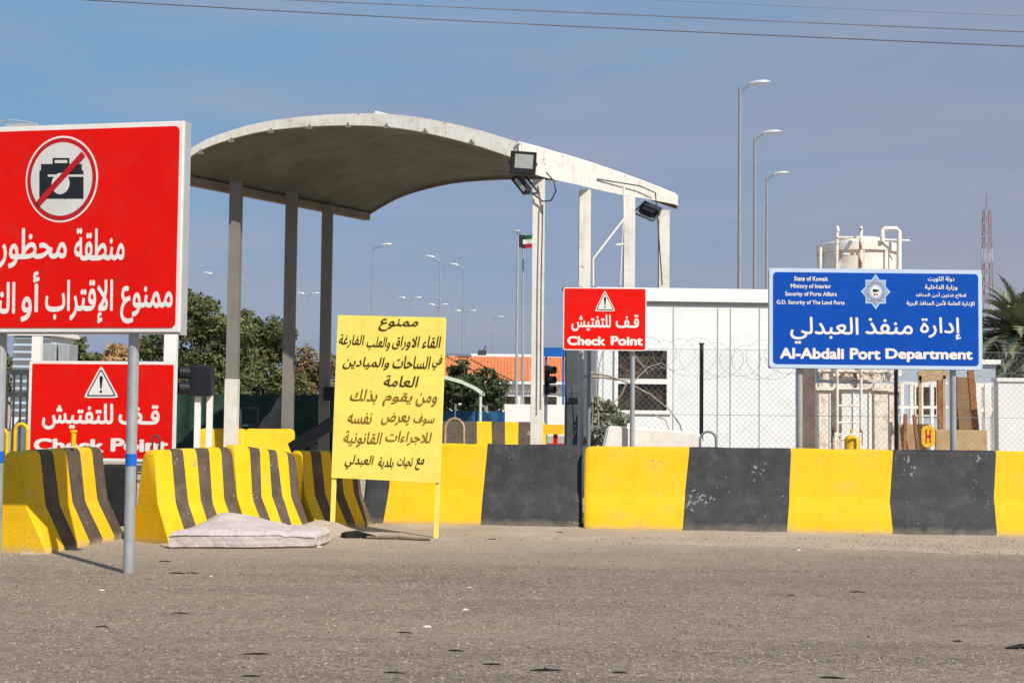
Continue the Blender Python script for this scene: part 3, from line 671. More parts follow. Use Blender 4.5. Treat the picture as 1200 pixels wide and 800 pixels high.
# sand mound, dark scraps beside the yellow board
b = MB(); cx, cy = G(380, 15.15).x, 15.28; n = 22
rows = []
for j in range(n+1):
    row = []
    for i in range(n+1):
        x = (i/n-.5)*1.3; y = (j/n-.5)*.55; r = (x/.62)**2+(y/.26)**2
        z = .19*math.exp(-r*2.2) - .012 + .035*noise.noise((x*6, y*6, 1))*math.exp(-r)
        row.append(b.bm.verts.new((cx+x, cy+y, z)))
    rows.append(row)
for j in range(n):
    for i in range(n): b.bm.faces.new((rows[j][i], rows[j][i+1], rows[j+1][i+1], rows[j+1][i]))
tag(b.build('sand_mound', M['sand'], None, org=(cx, cy, 0), smooth=180), 'small heap of loose sand at the foot of the yellow board', 'sand heap')
b = MB(); c = P(415, 622, 15.0); c.z = .02
prof = [(-.15, .02, .03), (-.09, -.06, .03), (0, -.04, .06), (.08, -.05, .05), (.20, -.10, .015), (.32, -.14, .005), (.14, .02, .03), (0, .07, .03), (-.10, .07, .04)]
tv = [b.bm.verts.new((c.x+x, c.y+y, z+.03)) for x, y, z in prof]; ct = b.bm.verts.new((c.x+.02, c.y, .09)); bv = [b.bm.verts.new((c.x+x*1.04, c.y+y*1.04, .002)) for x, y, z in prof]
for i in range(len(prof)):
    k = (i+1) % len(prof); b.bm.faces.new((tv[i], tv[k], ct)); b.bm.faces.new((bv[i], bv[k], tv[k], tv[i]))
tag(b.build('rubber_scrap', M['rubber'], None, org=(c.x, c.y, 0)), 'crumpled black scrap lying between the posts of the yellow board', 'scrap')
b = MB(); a = P(430, 629, 14.9); a.z = .022; e = P(504, 633, 14.75); e.z = .02; b.tube([a, (a+e)/2+Vector((0, .02, .008)), e], .018, 8)
tag(b.build('stick', M['timber'], None, org=a, smooth=60), 'long thin dark stick on the sand under the yellow board', 'stick')

# ------------------------------------------------------------------ canopy over the lanes
CL = [P(270+7*0+7, 220, 24.1), P(342, 232, 25.5), P(384, 246, 26.9)]
CR = [P(631.5, 210, 22.5), P(685.5, 222, 23.95), P(737.5, 230, 25.05), P(778, 246, 26.3)]
HT = 5.45
can = thing('lane_canopy', (0, 24.5, 0), 'arched white steel canopy with a dark underside on seven posts', 'canopy')
def flat(p): return Vector((p.x, p.y, 0))
for p in CL:
    b = MB(); z0 = -.05
    z1 = p.z+.1
    if p is CL[0]: b.bar(flat(p)+Vector((0, 0, -.05)), flat(p)+Vector((0, 0, 1.98)), .235, .22, M['postwhite']); z0 = 1.985
    b.bar(flat(p)+Vector((0, 0, z0)), flat(p)+Vector((0, 0, z1)), .215, .20, M['postgrey'])
    po = b.build('post', None, can)
    if p is CL[2]:
        q = MB(); q.box(P(386, 461, 26.7), (.22, .2, .28), bev=.01); q.build('junction_box', M['blackplastic'], po)
for p in CR:
    b = MB(); w2, dp, tk = .215, .24, .03
    f = flat(p); top = p.z-.02
    for sy in (-1, 1): b.box(f+Vector((0, sy*(dp/2-tk/2), top/2)), (w2, tk, top))
    b.box(f+Vector((.03, 0, top/2)), (tk, dp-2*tk-.002, top)); b.box(f+Vector((0, -dp/2-.012, .02)), (.36, .36, .04))
    b.build('post', M['postwhite'], can)
# roof: a barrel vault between two slightly skew eaves
# front arch through photo points (near edge), rear arch shifted back along the eaves
FA = [(194, 203, 23.35), (222, 183, 23.2), (250, 168, 23.1), (300, 153, 22.9), (350, 146, 22.7), (400, 143, 22.5), (450, 143.5, 22.3), (500, 150, 22.1), (560, 164, 21.9), (612, 181, 21.75)]
NS = 40
def spline(pts, n):
    out = []
    for i in range(n+1):
        t = i/n*(len(pts)-1); k = min(int(t), len(pts)-2); f = t-k
        p0, p1, p2, p3 = pts[max(k-1, 0)], pts[k], pts[k+1], pts[min(k+2, len(pts)-1)]
        out.append(.5*((2*p1)+(p2-p0)*f+(2*p0-5*p1+4*p2-p3)*f*f+(3*p1-p0-3*p2+p3)*f**3))
    return out
front = spline([P(*q) for q in FA], NS)
EL = P(428, 240, 28.2)-P(194, 203, 23.35)            # left eave, front to rear
ER = P(795, 230, 27.3)-P(612, 181, 21.75)            # right eave, front to rear
EL.z = 0; ER.z = 0
rear = [p + EL.lerp(ER, i/NS) for i, p in enumerate(front)]
NV = 12
b = MB(); bt = .05
def rp_(i, v): return front[i].lerp(rear[i], v/NV)
g1 = [[b.bm.verts.new(rp_(i, v)) for i in range(NS+1)] for v in range(NV+1)]
g2 = [[b.bm.verts.new(rp_(i, v)+Vector((0, 0, bt))) for i in range(NS+1)] for v in range(NV+1)]
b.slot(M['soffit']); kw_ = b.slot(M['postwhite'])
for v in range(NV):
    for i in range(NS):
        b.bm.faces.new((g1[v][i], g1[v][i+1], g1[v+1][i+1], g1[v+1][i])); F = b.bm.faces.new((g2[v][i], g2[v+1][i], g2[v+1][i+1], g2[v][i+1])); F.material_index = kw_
for v in range(NV):
    for i in (0, NS): F = b.bm.faces.new((g1[v][i], g1[v+1][i], g2[v+1][i], g2[v][i])); F.material_index = kw_
for i in range(NS):
    for v in (0, NV): F = b.bm.faces.new((g1[v][i], g1[v][i+1], g2[v][i+1], g2[v][i])); F.material_index = kw_
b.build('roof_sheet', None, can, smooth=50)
# white fascia bands at front and rear arch
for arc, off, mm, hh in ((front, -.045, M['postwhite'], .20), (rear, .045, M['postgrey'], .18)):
    f = MB(); r_ = []
    for i, p in enumerate(arc):
        th_ = hh*(.62+.85*(i/NS)**1.6) if arc is front else hh
        fo = Vector((0, off, 0))
        r_.append([f.bm.verts.new(p+fo+Vector((0, dy, dz))) for dy, dz in ((-.03, -th_*.55+.03), (.03, -th_*.55+.03), (.03, th_*.45+.04), (-.03, th_*.45+.04))])
    for a, c in zip(r_, r_[1:]):
        for j in range(4): f.bm.faces.new((a[j], a[(j+1) % 4], c[(j+1) % 4], c[j]))
    f.bm.faces.new(r_[0]); f.bm.faces.new(r_[-1][::-1]); f.build('fascia', mm, can, smooth=40)
# eave beams
def er_pt(px, py):
    k = (px-612)/(795-612); k = k*21.75/(27.3-k*(27.3-21.75)); return P(px, py, 21.75+(27.3-21.75)*k)
tp = [er_pt(*q) for q in ((608, 168), (630, 173.5), (650, 179.5), (675, 186.5), (700, 194.5), (725, 203), (750, 212), (775, 221.5), (792, 228.5))]
bo = [er_pt(*q) for q in ((608, 199), (630, 206), (650, 211), (675, 216.5), (700, 222.5), (725, 228), (750, 232), (775, 236.5), (792, 240))]
b = MB(); sh = Vector((.05, .03, 0)); rr_ = []
for p, q in zip(tp, bo): rr_.append([b.bm.verts.new(v) for v in (p, q, q+sh, p+sh)])
for a, c in zip(rr_, rr_[1:]):
    for k in range(4): b.bm.faces.new((a[k], a[(k+1) % 4], c[(k+1) % 4], c[k]))
b.bm.faces.new(rr_[0]); b.bm.faces.new(rr_[-1][::-1]); b.build('eave_plate', M['postwhite'], can, smooth=30)
b = MB(); b.tube([p+Vector((-.02, -.03, .0)) for p in tp], .03, 6); b.tube([q+Vector((-.02, -.03, .07)) for q in bo], .012, 5); b.build('eave_trim', M['white'], can, smooth=60)
b = MB(); b.bar(front[0]+Vector((.05, 0, -.07)), rear[0]+Vector((.05, 0, -.07)), .16, .15)
b.build('eave_beam', mat('tan_beam', (.25, .19, .15), .7, .2, 4), can)
for i in range(3, NS-1, 4):
    b = MB(); p = front[i]; b.box(p+Vector((0, -.085, -.10)), (.10, .05, .035)); b.box(p+Vector((0, -.085, -.065)), (.035, .05, .06)); b.build('purlin_clip', M['postgrey'], can)
b = MB(); b.bar(P(440, 132, 22.5), P(474, 140, 22.4), .07, .05); b.build('ridge_strip', M['white'], can)
# conduit and brace at the right-hand posts
b = MB(); b.tube([P(731, 218, 24.6), P(731.5, 256, 24.6), P(695, 303, 24.2), P(695, 335, 24.2)], .022, 6); b.tube([P(731, 250, 24.6), P(727, 334, 24.6)], .010, 5); b.tube([P(722, 287, 24.6), P(732, 286, 24.6)], .02, 5)
b.build('brace', M['white'], can, smooth=60)
b = MB(); b.tube([P(640, 202, 22.2), P(649, 212, 22.1), P(651.5, 224, 22.1), P(646, 235, 22.2), P(636, 236, 22.3), P(627, 229, 22.3), P(622, 226, 22.2)], .014, 6); b.build('conduit', M['cable'], can, smooth=60)
b = MB(); b.tube([P(700, 210, 24), P(750, 218, 25.4), P(768, 226, 26), P(771, 260, 26.1), P(776, 334, 26.1)], .013, 6); b.build('conduit', M['cable'], can, smooth=60)
b = MB(); b.tube([P(636, 240, 22.3), P(634, 330, 22.3), P(633, 480, 22.3)], .012, 5)
b.build('conduit', M['cable'], can, smooth=60)
# floodlights on the canopy
def flood(c, w_, h_, d_, yaw, pitch, roll, label):
    root = thing('floodlight', c, label, 'floodlight', 'floodlights on the canopy')
    RM = (Matrix.Rotation(yaw, 3, 'Z') @ Matrix.Rotation(pitch, 3, 'X') @ Matrix.Rotation(roll, 3, 'Y'))
    b = MB(); b.box((0, 0, 0), (w_, d_, h_), M=RM, bev=.012); b.box(RM @ Vector((0, d_*.75, 0)), (w_*.6, d_*.6, h_*.65), M=RM)
    for k in range(5): b.box(RM @ Vector(((k-2)*w_*.13, d_*1.15, 0)), (.012, .06, h_*.6), M=RM)
    b.build('housing', M['blackplastic'], root, local=True)
    b = MB(); b.box(RM @ Vector((0.01, -d_/2-.002, .02)), (w_*.70, .006, h_*.62), M=RM); b.build('lens', M['lampglass'], root, local=True)
    b = MB()
    for sx in (-1, 1): b.bar(RM @ Vector((sx*(w_/2+.012), .01, 0)), RM @ Vector((sx*(w_/2+.012), d_*2.2, 0)), .02, .04)
    b.bar(RM @ Vector((-w_/2-.02, d_*2.2, 0)), RM @ Vector((w_/2+.02, d_*2.2, 0)), .02, .04); b.build('bracket', M['dark_steel'], root, local=True)
    return root
flood(P(613, 191, 21.5), .44, .38, .11, R(3), R(3), R(3), 'square floodlight with a bright lens at the near canopy corner')
flood(P(611, 217, 21.75), .36, .10, .26, R(-20), R(10), R(52), 'floodlight aimed down below the other one at the near canopy corner')
flood(P(762, 246, 26.0), .40, .20, .30, R(160), R(-20), R(-25), 'floodlight under the far right corner of the canopy')

# ------------------------------------------------------------------ white cabin with window
ca, cb = Vector((G(700, 21.45).x, 21.45, 0)), Vector((G(932, 21.6).x, 21.6, 0)); cd = (cb-ca); CLn = cd.length; cd.normalize(); cr = math.atan2(cd.y, cd.x)
cab = thing('cabin', ca, 'white flat roofed site cabin of panels behind the wire fence', 'cabin', rot=(0, 0, cr))
CI = (Matrix.Translation(ca) @ Matrix.Rotation(cr, 4, 'Z')).inverted()
def cuv(px, py, y=0):
    o = CI @ Vector((0, 0, CAM_H)); d = CI.to_3x3() @ ray(px, py); k = (y-o.y)/d.y; q = o+d*k; return q.x, q.z
HT_ = cuv(757, 353)[1]; TP = cuv(757, 337.5)[1]; wx0, wz1 = cuv(722, 408); wx1, wz0 = cuv(783, 483)
b = MB(); t_ = .08                                     # front wall with an opening
for x0, x1, z0, z1 in ((0, wx0, 0, HT_), (wx1, CLn, 0, HT_), (wx0, wx1, 0, wz0), (wx0, wx1, wz1, HT_)):
    b.box(((x0+x1)/2, t_/2, (z0+z1)/2), (x1-x0, t_, z1-z0))
b.box((t_/2, .79, HT_/2), (t_, 1.41, HT_)); b.box((CLn-t_/2, .79, HT_/2), (t_, 1.41, HT_)); b.box((CLn/2, 1.54, HT_/2), (CLn, t_, HT_)); b.build('wall', M['cabin'], cab, local=True)
b = MB(); b.box((CLn/2, .77, (HT_+TP)/2), (CLn+.06, 1.70, TP-HT_)); b.build('roof', M['cabintrim'], cab, local=True)
b = MB(); b.box((CLn/2, -.004, HT_-.03), (CLn, .02, .05))
for px in (699, 707, 789, 841, 856, 890): x = cuv(px, 440)[0]; b.box((x, -.004, HT_/2-.04), (.014, .012, HT_-.1))
b.build('panel_joint', M['joint'], cab, local=True)
wr = MB()
for x0, x1, z0, z1 in ((wx0-.03, wx0+.03, wz0-.03, wz1+.03), (wx1-.03, wx1+.05, wz0-.03, wz1+.03), (wx0+.03, wx1-.03, wz1-.03, wz1+.03), (wx0+.03, wx1-.03, wz0-.03, wz0+.03), (wx0+.03, wx1-.03, cuv(750, 448)[1]-.025, cuv(750, 444)[1]+.005)):
    wr.box(((x0+x1)/2, -.005, (z0+z1)/2), (x1-x0, .07, z1-z0))
wo_ = wr.build('window', M['cabintrim'], cab, local=True)
b = MB(); b.box(((wx0+wx1)/2, .05, (wz0+wz1)/2), (wx1-wx0-.05, .012, wz1-wz0-.05)); b.build('pane', M['glass_dark'], wo_, local=True)

# dark gate pillar and steel post left of the cabin
b = MB(); c = G(672, 18.6); b.box(c+Vector((0, .1, 1.62)), (.24, .24, 3.24), bev=.02); b.box(c+Vector((-.02, .1, 3.26)), (.30, .28, .05), bev=.01)
tag(b.build('gate_pillar', mat('slate_pillar', (.085, .10, .115), .6, .2, 3, streak=.3), None, org=c), 'dark grey pillar behind the small check point sign', 'pillar')
b = MB(); c = G(680.5, 18.2); b.tube([c, c+Vector((0, 0, 2.5))], .04, 12); b.box(c+Vector((0, 0, 2.51)), (.1, .1, .02))
tag(b.build('steel_post', M['galv'], None, org=c, smooth=50), 'pale steel post right beside the dark pillar', 'post')

# white concrete block behind the long barrier
b = MB(); a = G(703, 17.6); e = G(828, 17.6); L_ = e.x-a.x
pr_ = [(0, 0), (.02, .9), (.10, 1.27), (.16, 1.29), (L_-.2, 1.22), (L_-.08, 1.19), (L_-.02, .9), (L_, 0)]
b.prism([(a.x+x, z) for x, z in pr_], 17.5, 17.8)
bmesh.ops.bevel(b.bm, geom=[ed for ed in b.bm.edges], offset=.02, segments=2, affect='EDGES')
tag(b.build('white_block', M['concrete_white'], None, org=(a.x+L_/2, 17.65, 0), smooth=35), 'whitewashed concrete block between the long barrier and the cabin', 'concrete block')

# ------------------------------------------------------------------ wire fence
FD = 18.0
fr = thing('chain_link_fence', (4, FD, 0), 'grey chain link fence with a coil of barbed wire in front of the cabin', 'fence')
fx0, fx1 = G(690, FD).x, G(1260, FD).x; fz = P(822, 405, FD).z
for px in (690, 822, 1050, 1255):
    c = G(px, FD); b = MB(); b.tube([c, c+Vector((0, 0, fz+.02))], .028, 10); b.box(c+Vector((0, 0, fz+.03)), (.07, .07, .02)); b.build('post', M['dark_steel'] if px in (822, 1050) else M['grey_steel'], fr, smooth=50)
b = MB(); cell = .085; z0, z1 = .5, fz-.05; x = fx0-(z1-z0)
while x < fx1:
    for sgn in (1, -1):
        a, c = (x, z0), (x+(z1-z0), z1)
        if sgn < 0: a, c = (x+(z1-z0), z0), (x, z1)
        A_, C_ = Vector((a[0], 0, a[1])), Vector((c[0], 0, c[1])); d = C_-A_
        t0, t1_ = 0, 1
        for lim, sg in ((fx0, 1), (fx1, -1)):
            k = (lim-A_.x)/d.x
            if d.x*sg > 0: t0 = max(t0, k)
            else: t1_ = min(t1_, k)
        if t1_ > t0:
            p, q = A_+d*t0, A_+d*t1_; off = FD+.035+.003*sgn; b.tube([(p.x, off, p.z), (q.x, off, q.z)], .0013, 4, caps=False)
    x += cell
for zz in (z0, 1.45, z1): b.tube([(fx0, FD+.035, zz), (fx1, FD+.035, zz)], .003, 5)
b.build('chain_link_mesh', M['wire'], fr)
b = MB(); pts = []; n = 1100
for i in range(n):
    t = i/n; a = t*2*math.pi*27; r = .27+.05*math.sin(t*40)
    pts.append((fx0+.3+(fx1-fx0-.5)*t+r*math.cos(a), FD+.02+.03*math.sin(a*.5), fz-.17+r*math.sin(a)*.9+.05*math.sin(t*17)))
b.tube(pts, .0019, 4)
for i in range(0, n, 3): p = Vector(pts[i]); b.bar(p+Vector((-.012, 0, -.010)), p+Vector((.012, 0, .010)), .003, .003)
b.build('barbed_coil', M['wire'], fr)

# ------------------------------------------------------------------ water tank on its stand
TD = 23.0; tc_ = G(1005, TD+.75); tk = thing('water_tank', tc_, 'cream cylindrical water tank on a rusty white steel stand', 'water tank')
r_t = .70; zt0, zt1 = P(1005, 436, TD).z, P(1005, 284, TD).z
b = MB(); prof = [(0, zt0), (r_t, zt0), (r_t, zt1-.12), (r_t+.05, zt1-.12), (r_t+.05, zt1+.03), (r_t-.02, zt1+.05), (r_t*.62, zt1+.06), (r_t*.60, zt1+.16), (0, zt1+.17)]
rings = [[b.bm.verts.new((tc_.x+r*math.cos(2*math.pi*k/32), tc_.y+r*math.sin(2*math.pi*k/32), z)) for k in range(32)] for r, z in [(max(r, .001), z) for r, z in prof]]
for a, c in zip(rings, rings[1:]):
    for k in range(32): b.bm.faces.new((a[k], a[(k+1) % 32], c[(k+1) % 32], c[k]))
b.build('tank', M['tank'], tk, smooth=35)
b = MB()
for k in range(10): a = 2*math.pi*(k+.3)/10; b.box((tc_.x+(r_t+.02)*math.cos(a), tc_.y+(r_t+.02)*math.sin(a), (zt0+zt1)/2-.06), (.07, .04, zt1-zt0-.14), rz=a+R(90))
b.build('rib', M['rusty_white'], tk)
b = MB()
lw = [(964, TD-.1), (1031, TD-.1), (1046, TD+1.5), (980, TD+1.5)]; LP = [G(px, D) for px, D in lw]
for p in LP:
    b = MB(); b.box(p+Vector((0, 0, zt0/2-.1)), (.24 if p is LP[1] else .17, .17, zt0-.2)); b.box(p+Vector((0, 0, zt0-.30)), (.34, .28, .06)); b.build('leg', M['rusty_white'], tk)
b = MB()
zb = zt0-.08
for i in range(4): b.bar(LP[i]+Vector((0, 0, zb)), LP[(i+1) % 4]+Vector((0, 0, zb)), .10, .12)
b.bar(LP[0]+Vector((-.15, -.02, zb-.17)), LP[1]+Vector((.25, -.02, zb-.17)), .07, .08); b.bar(LP[0]+Vector((-.1, -.05, zb+.12)), LP[1]+Vector((.3, -.05, zb+.12)), .06, .07)
b.build('platform', M['rusty_white'], tk)
b = MB(); yl = TD-.25
for px in (981, 1009):
    x = G(px, yl).x; zt = P(1000, 288, yl).z
    b.tube([(x, yl, .1), (x, yl, zt-.1), (x+.01, yl+.03, zt+.15), (x+.05, yl+.12, zt+.32), (x+.06, yl+.20, zt+.36)], .028, 8)
for k in range(15):
    z = .4+k*.3; b.tube([(G(981, yl).x, yl, z), (G(1009, yl).x, yl, z)], .018, 6)
b.build('ladder', M['rusty_white'], tk, smooth=60)
b = MB(); yp = TD; b.tube([P(1034, 283, yp), P(1034, 270, yp), P(1037, 268, yp), P(1050, 268, yp), P(1053.5, 271, yp), P(1053.5, 440, yp)], .045, 10); b.tube([P(1036, 281, yp), P(1066, 282, yp)], .02, 8)
b.tube([P(961.5, 290, yp), P(961.5, 440, yp)], .028, 8); b.build('overflow_pipe', M['white'], tk, smooth=60)
c = G(998, 21.8); b = MB(); b.tube([c, c+Vector((0, 0, 1.02)), c+Vector((0, 0, 1.08)), c+Vector((0, 0, 1.10))], [.125, .125, .09, .04], 16); b.tube([c+Vector((0, 0, 1.09)), c+Vector((0, 0, 1.2))], .025, 8)
tag(b.build('gas_cylinder', M['plain_yellow'], None, org=c, smooth=40), 'yellow cylinder standing under the water tank ladder', 'cylinder')
b = MB(); c = G(987, 21.7)
for px in (979, 1008): x = G(px, 21.6).x; b.bar((x, 21.6, 0), (x, 21.6, 1.15), .035)
for zz in (.45, .75, 1.12): b.bar((G(979, 21.6).x, 21.6, zz), (G(1008, 21.6).x, 21.6, zz), .03)
tag(b.build('cage_frame', M['white'], None, org=(c.x, 21.6, 0)), 'white rail frame around the yellow cylinder', 'frame')
b = MB(); a, e = P(972, 456, 27), P(1046, 456, 27); b.box(((a.x+e.x)/2, 27.6, a.z/2), (e.x-a.x, 1.2, a.z)); b.box(((a.x+e.x)/2, 27.6, a.z+.04), (e.x-a.x+.16, 1.36, .07))
for k in range(4): b.box((a.x+(e.x-a.x)*(k+.5)/4, 26.985, a.z*.5), (.02, .03, a.z*.94))
tag(b.build('pale_hut', M['plaster'], None, org=((a.x+e.x)/2, 27.6, 0)), 'low pale hut seen between the legs of the water tank stand', 'hut')
b = MB(); c = G(949, 21.75); b.box(c+Vector((0, .2, 1.25)), (.22, .3, 2.5)); b.box(c+Vector((0, .2, 2.52)), (.3, .36, .04))
tag(b.build('brown_column', mat('brown_column_paint', (.16, .12, .10), .7, .2, 4), None, org=c), 'brown column in the gap between cabin and water tank', 'column')

# ------------------------------------------------------------------ yard behind the right end
b0 = thing('office_building', G(1085, 33), 'low blue grey building with a white railing behind the tan boards', 'building')
b = MB(); c = G(1085, 33); b.box(c+Vector((.2, 3, 1.35)), (3.2, 6, 2.7)); b.build('wall', M['bluegrey'], b0)
b = MB(); b.box(c+Vector((.2, 3, 2.76)), (3.4, 6.2, .12)); b.build('roof', M['white'], b0)
for k in range(3):
    fq = MB(); fq.box(c+Vector((-.95+k*.95, -.02, 1.75)), (.6, .05, .8)); fo = fq.build('window', M['white'], b0)
    q = MB(); q.box(c+Vector((-.95+k*.95, -.05, 1.75)), (.5, .03, .7)); q.build('pane', M['glass_dark'], fo)
rl = MB(); c = G(1075, 27)
for px in (1057, 1068, 1079.5, 1092, 1106): p = G(px, 27); rl.bar(p, p+Vector((0, 0, P(px, 447, 27).z)), .07)
for py in (449, 477): rl.bar(P(1053, py, 27), P(1110, py, 27), .06)
tag(rl.build('white_railing', M['white'], None, org=c), 'white railing of upright bars right of the water tank', 'railing')
b = MB(); c = G(1126, 20); b.box(c+Vector((.0, 0, .62)), (.80, .05, 1.24), bev=.008); b.box(c+Vector((0, -.03, .75)), (.78, .02, .03))
tag(b.build('tan_board', M['cardboard'], None, org=c), 'square tan board standing behind the right pole of the blue sign', 'board')
b = MB(); c = G(1062, 22); b.box(c+Vector((.12, 0, .65)), (.52, .05, 1.3), bev=.008)
tag(b.build('tan_sheet', M['cardboard'], None, org=c), 'narrow tan panel with a rusty bar beside the yellow plate', 'board')
b = MB(); c = G(1131, 21.5); b.box(c+Vector((0, 0, 1.05)), (.30, .05, 2.1), bev=.008)
tag(b.build('brown_panel', M['brownboard'], None, org=c), 'tall brown panel upright behind the square tan board', 'board')
for i, (pa, pb, D, lab) in enumerate((((1101, 440), (1103, 530), 24, 'rusty upright bar left of the right pole of the blue sign'), ((1137, 434), (1143, 500), 21.2, 'slanting rusty bar beside the tall brown panel'), ((1061, 485), (1060, 530), 21.8, 'short rusty bar in front of the narrow tan panel'), ((1071, 486), (1076, 530), 21.8, 'leaning rusty bar between the narrow tan panel and the yellow plate'))):
    a, e = P(*pa, D), P(*pb, D); e = a+(e-a)*((a.z)/(a.z-e.z)); b = MB(); b.bar(a, e, .10 if i < 2 else .05, .06)
    tag(b.build('rusty_bar', M['rust'], None, org=e), lab, 'steel bar', 'rusty bars in the yard')
b = MB(); a = P(1076, 442, 23.5); e = P(1110, 436, 23.5); b.bar(a, e, .05, .22); 
for px in (1078, 1106): b.bar(P(px, 440, 23.5), G(px, 23.5), .05)
tag(b.build('tilted_awning', M['cardboard'], None, org=G(1092, 23.5)), 'tan sheet on two props above the yard railing', 'awning')
s = Sign('hydrant_plate', (G(1080, 21.2).x, 21.2), (G(1096, 21.2).x, 21.2), 'small yellow plate with a red H behind the fence', 'sign')
U0, V1 = s.uv(1080, 498); U1, V0 = s.uv(1096, 524)
b = MB(); b.prism(rrect(U0, V0, U1, V1, .09), 0, .02); b.build('plate', M['plain_yellow'], s.root, local=True)
s.text('lettering', [('H', 1084.5, 1091, 503, 519)], M['darkred'], d=.004, bold=.03)
b = MB(); b.bar(((U0+U1)/2, .03, 0), ((U0+U1)/2, .03, V1-.05), .04); b.build('post', M['grey_steel'], s.root, local=True)
b = MB(); c = G(1215, 20.5); xw0, xw1 = G(1170, 20.5).x, G(1330, 20.5).x; zw = P(1190, 447, 20.5).z
b.box(((xw0+xw1)/2, 20.6, zw/2), (xw1-xw0, .2, zw)); b.box(((xw0+xw1)/2, 20.6, zw+.03), (xw1-xw0+.06, .26, .06))
tag(b.build('white_wall', M['plaster'], None, org=((xw0+xw1)/2, 20.6, 0)), 'white plastered wall at the right edge below the tree', 'wall')
b = MB()
for px in (1146, 1156, 1166): p = G(px, 22.5); b.bar(p, p+Vector((0, 0, P(px, 449, 22.5).z)), .09)
for py in (451, 480): b.bar(P(1143, py, 22.5), P(1170, py, 22.5), .07)
b.box(P(1163, 470, 22.9), (.32, .05, .5), m=None)
tag(b.build('white_gate', M['white'], None, org=G(1156, 22.5)), 'white barred gate beside the plastered wall', 'gate')

# ------------------------------------------------------------------ trees and shrubs
def leaves(b, clumps, n, size, seed, flat_=.6):
    r = random.Random(seed); tot = sum(c[1][0]*c[1][1]*c[1][2] for c in clumps)
    for c, rad in clumps:
        k = int(n*rad[0]*rad[1]*rad[2]/tot)
        for _ in range(k):
            while True:
                d = Vector((r.uniform(-1, 1), r.uniform(-1, 1), r.uniform(-1, 1)))
                if .05 < d.length <= 1: break
            d *= (.55+.45*r.random()**.5)/max(d.length, .4)*d.length**.4 if d.length > .4 else 1
            if noise.noise(Vector((d.x*2.3+c.x*3, d.y*2.3, d.z*2.3+seed))) < -.14: continue
            p = c+Vector((d.x*rad[0], d.y*rad[1], d.z*rad[2]))
            a = Vector((r.gauss(0, 1), r.gauss(0, 1), r.gauss(0, .8))).normalized(); e = a.cross(Vector((r.gauss(0, 1), r.gauss(0, 1), r.gauss(0, 1)))).normalized()
            sz = size*r.uniform(.6, 1.4)
            b.faces([p-a*sz, p+e*sz*.42, p+a*sz, p-e*sz*.42], [(0, 1, 2, 3)])
def tree(name, px, D, clump_px, n, size, lm, label, seed, cat='tree', group=None, trunk_r=.16, trunk=True):
    base = G(px, D); root = thing(name, base, label, cat, group)
    r = random.Random(seed); cl = []
    for (x, y, rp, rq) in clump_px:
        k = D/FPX
        for _ in range(9):
            xx, yy = x+r.uniform(-.75, .75)*rp, y+r.uniform(-.7, .7)*rq
            dd = D+r.uniform(-.7, .7)*rp*k; f = r.uniform(.30, .62)
            cl.append((P(xx, yy, dd), (rp*k*f, rp*k*f, rq*k*f*r.uniform(.7, 1))))
    b = MB(); leaves(b, cl, n, size, seed); b.build('crown', M[lm], root)
    if trunk:
        b = MB(); zt = max(c[0].z for c in cl); topz = zt*.62
        b.tube([base+Vector((0, 0, -.1)), base+Vector((.05, 0, topz*.3)), base+Vector((-.04, .05, topz*.65)), base+Vector((.06, 0, topz))], [trunk_r, trunk_r*.8, trunk_r*.6, trunk_r*.35], 9)
        for c, rad in r.sample(cl, min(11, len(cl))):
            s_ = base+Vector((0, 0, topz*r.uniform(.35, .95))); m_ = s_.lerp(c, .5)+Vector((r.uniform(-.1, .1), 0, .12)); b.tube([s_, m_, c], [trunk_r*.4, trunk_r*.26, trunk_r*.1], 6)
        b.build('trunk', M['bark'], root, smooth=60)
    return root
tree('tree', 232, 44, [(228, 368, 34, 30), (246, 372, 30, 26), (262, 398, 40, 38), (215, 415, 50, 45), (250, 430, 50, 42), (225, 460, 50, 30)], 26000, .085, 'leaf', 'tall green tree right behind the edge of the big red sign', 11, group='trees behind the canopy')
tree('tree', 322, 48, [(300, 386, 34, 20), (318, 395, 28, 26), (292, 420, 44, 42), (318, 436, 40, 44), (300, 468, 46, 26)], 26000, .085, 'leaf', 'broad green tree between the left canopy posts', 12, group='trees behind the canopy')
tree('dry_shrub', 365, 50, [(356, 425, 20, 24), (372, 438, 24, 28), (392, 440, 24, 26), (350, 455, 26, 26), (376, 470, 34, 24)], 14000, .075, 'leaf_dry', 'brownish half dry shrub between the second and third canopy posts', 13, 'shrub', trunk_r=.07)
tree('sandy_shrub', 155, 46, [(140, 412, 18, 10), (170, 413, 22, 12), (155, 430, 32, 16)], 4200, .12, 'leaf_sandy', 'sandy orange dry shrub above the lower red sign', 14, 'shrub', trunk_r=.07)
tree('tree', 70, 52, [(78, 406, 22, 12), (60, 415, 30, 20), (100, 425, 30, 24)], 3600, .14, 'leaf', 'small green tree behind the grey cabinets', 15, group='trees behind the canopy')
tree('round_bush', 552, 52, [(545, 455, 34, 30), (570, 470, 28, 32), (530, 470, 24, 30), (535, 430, 14, 10)], 14000, .09, 'leaf_dark', 'dark green rounded bush in front of the red tiled roof', 16, 'bush', trunk_r=.09)
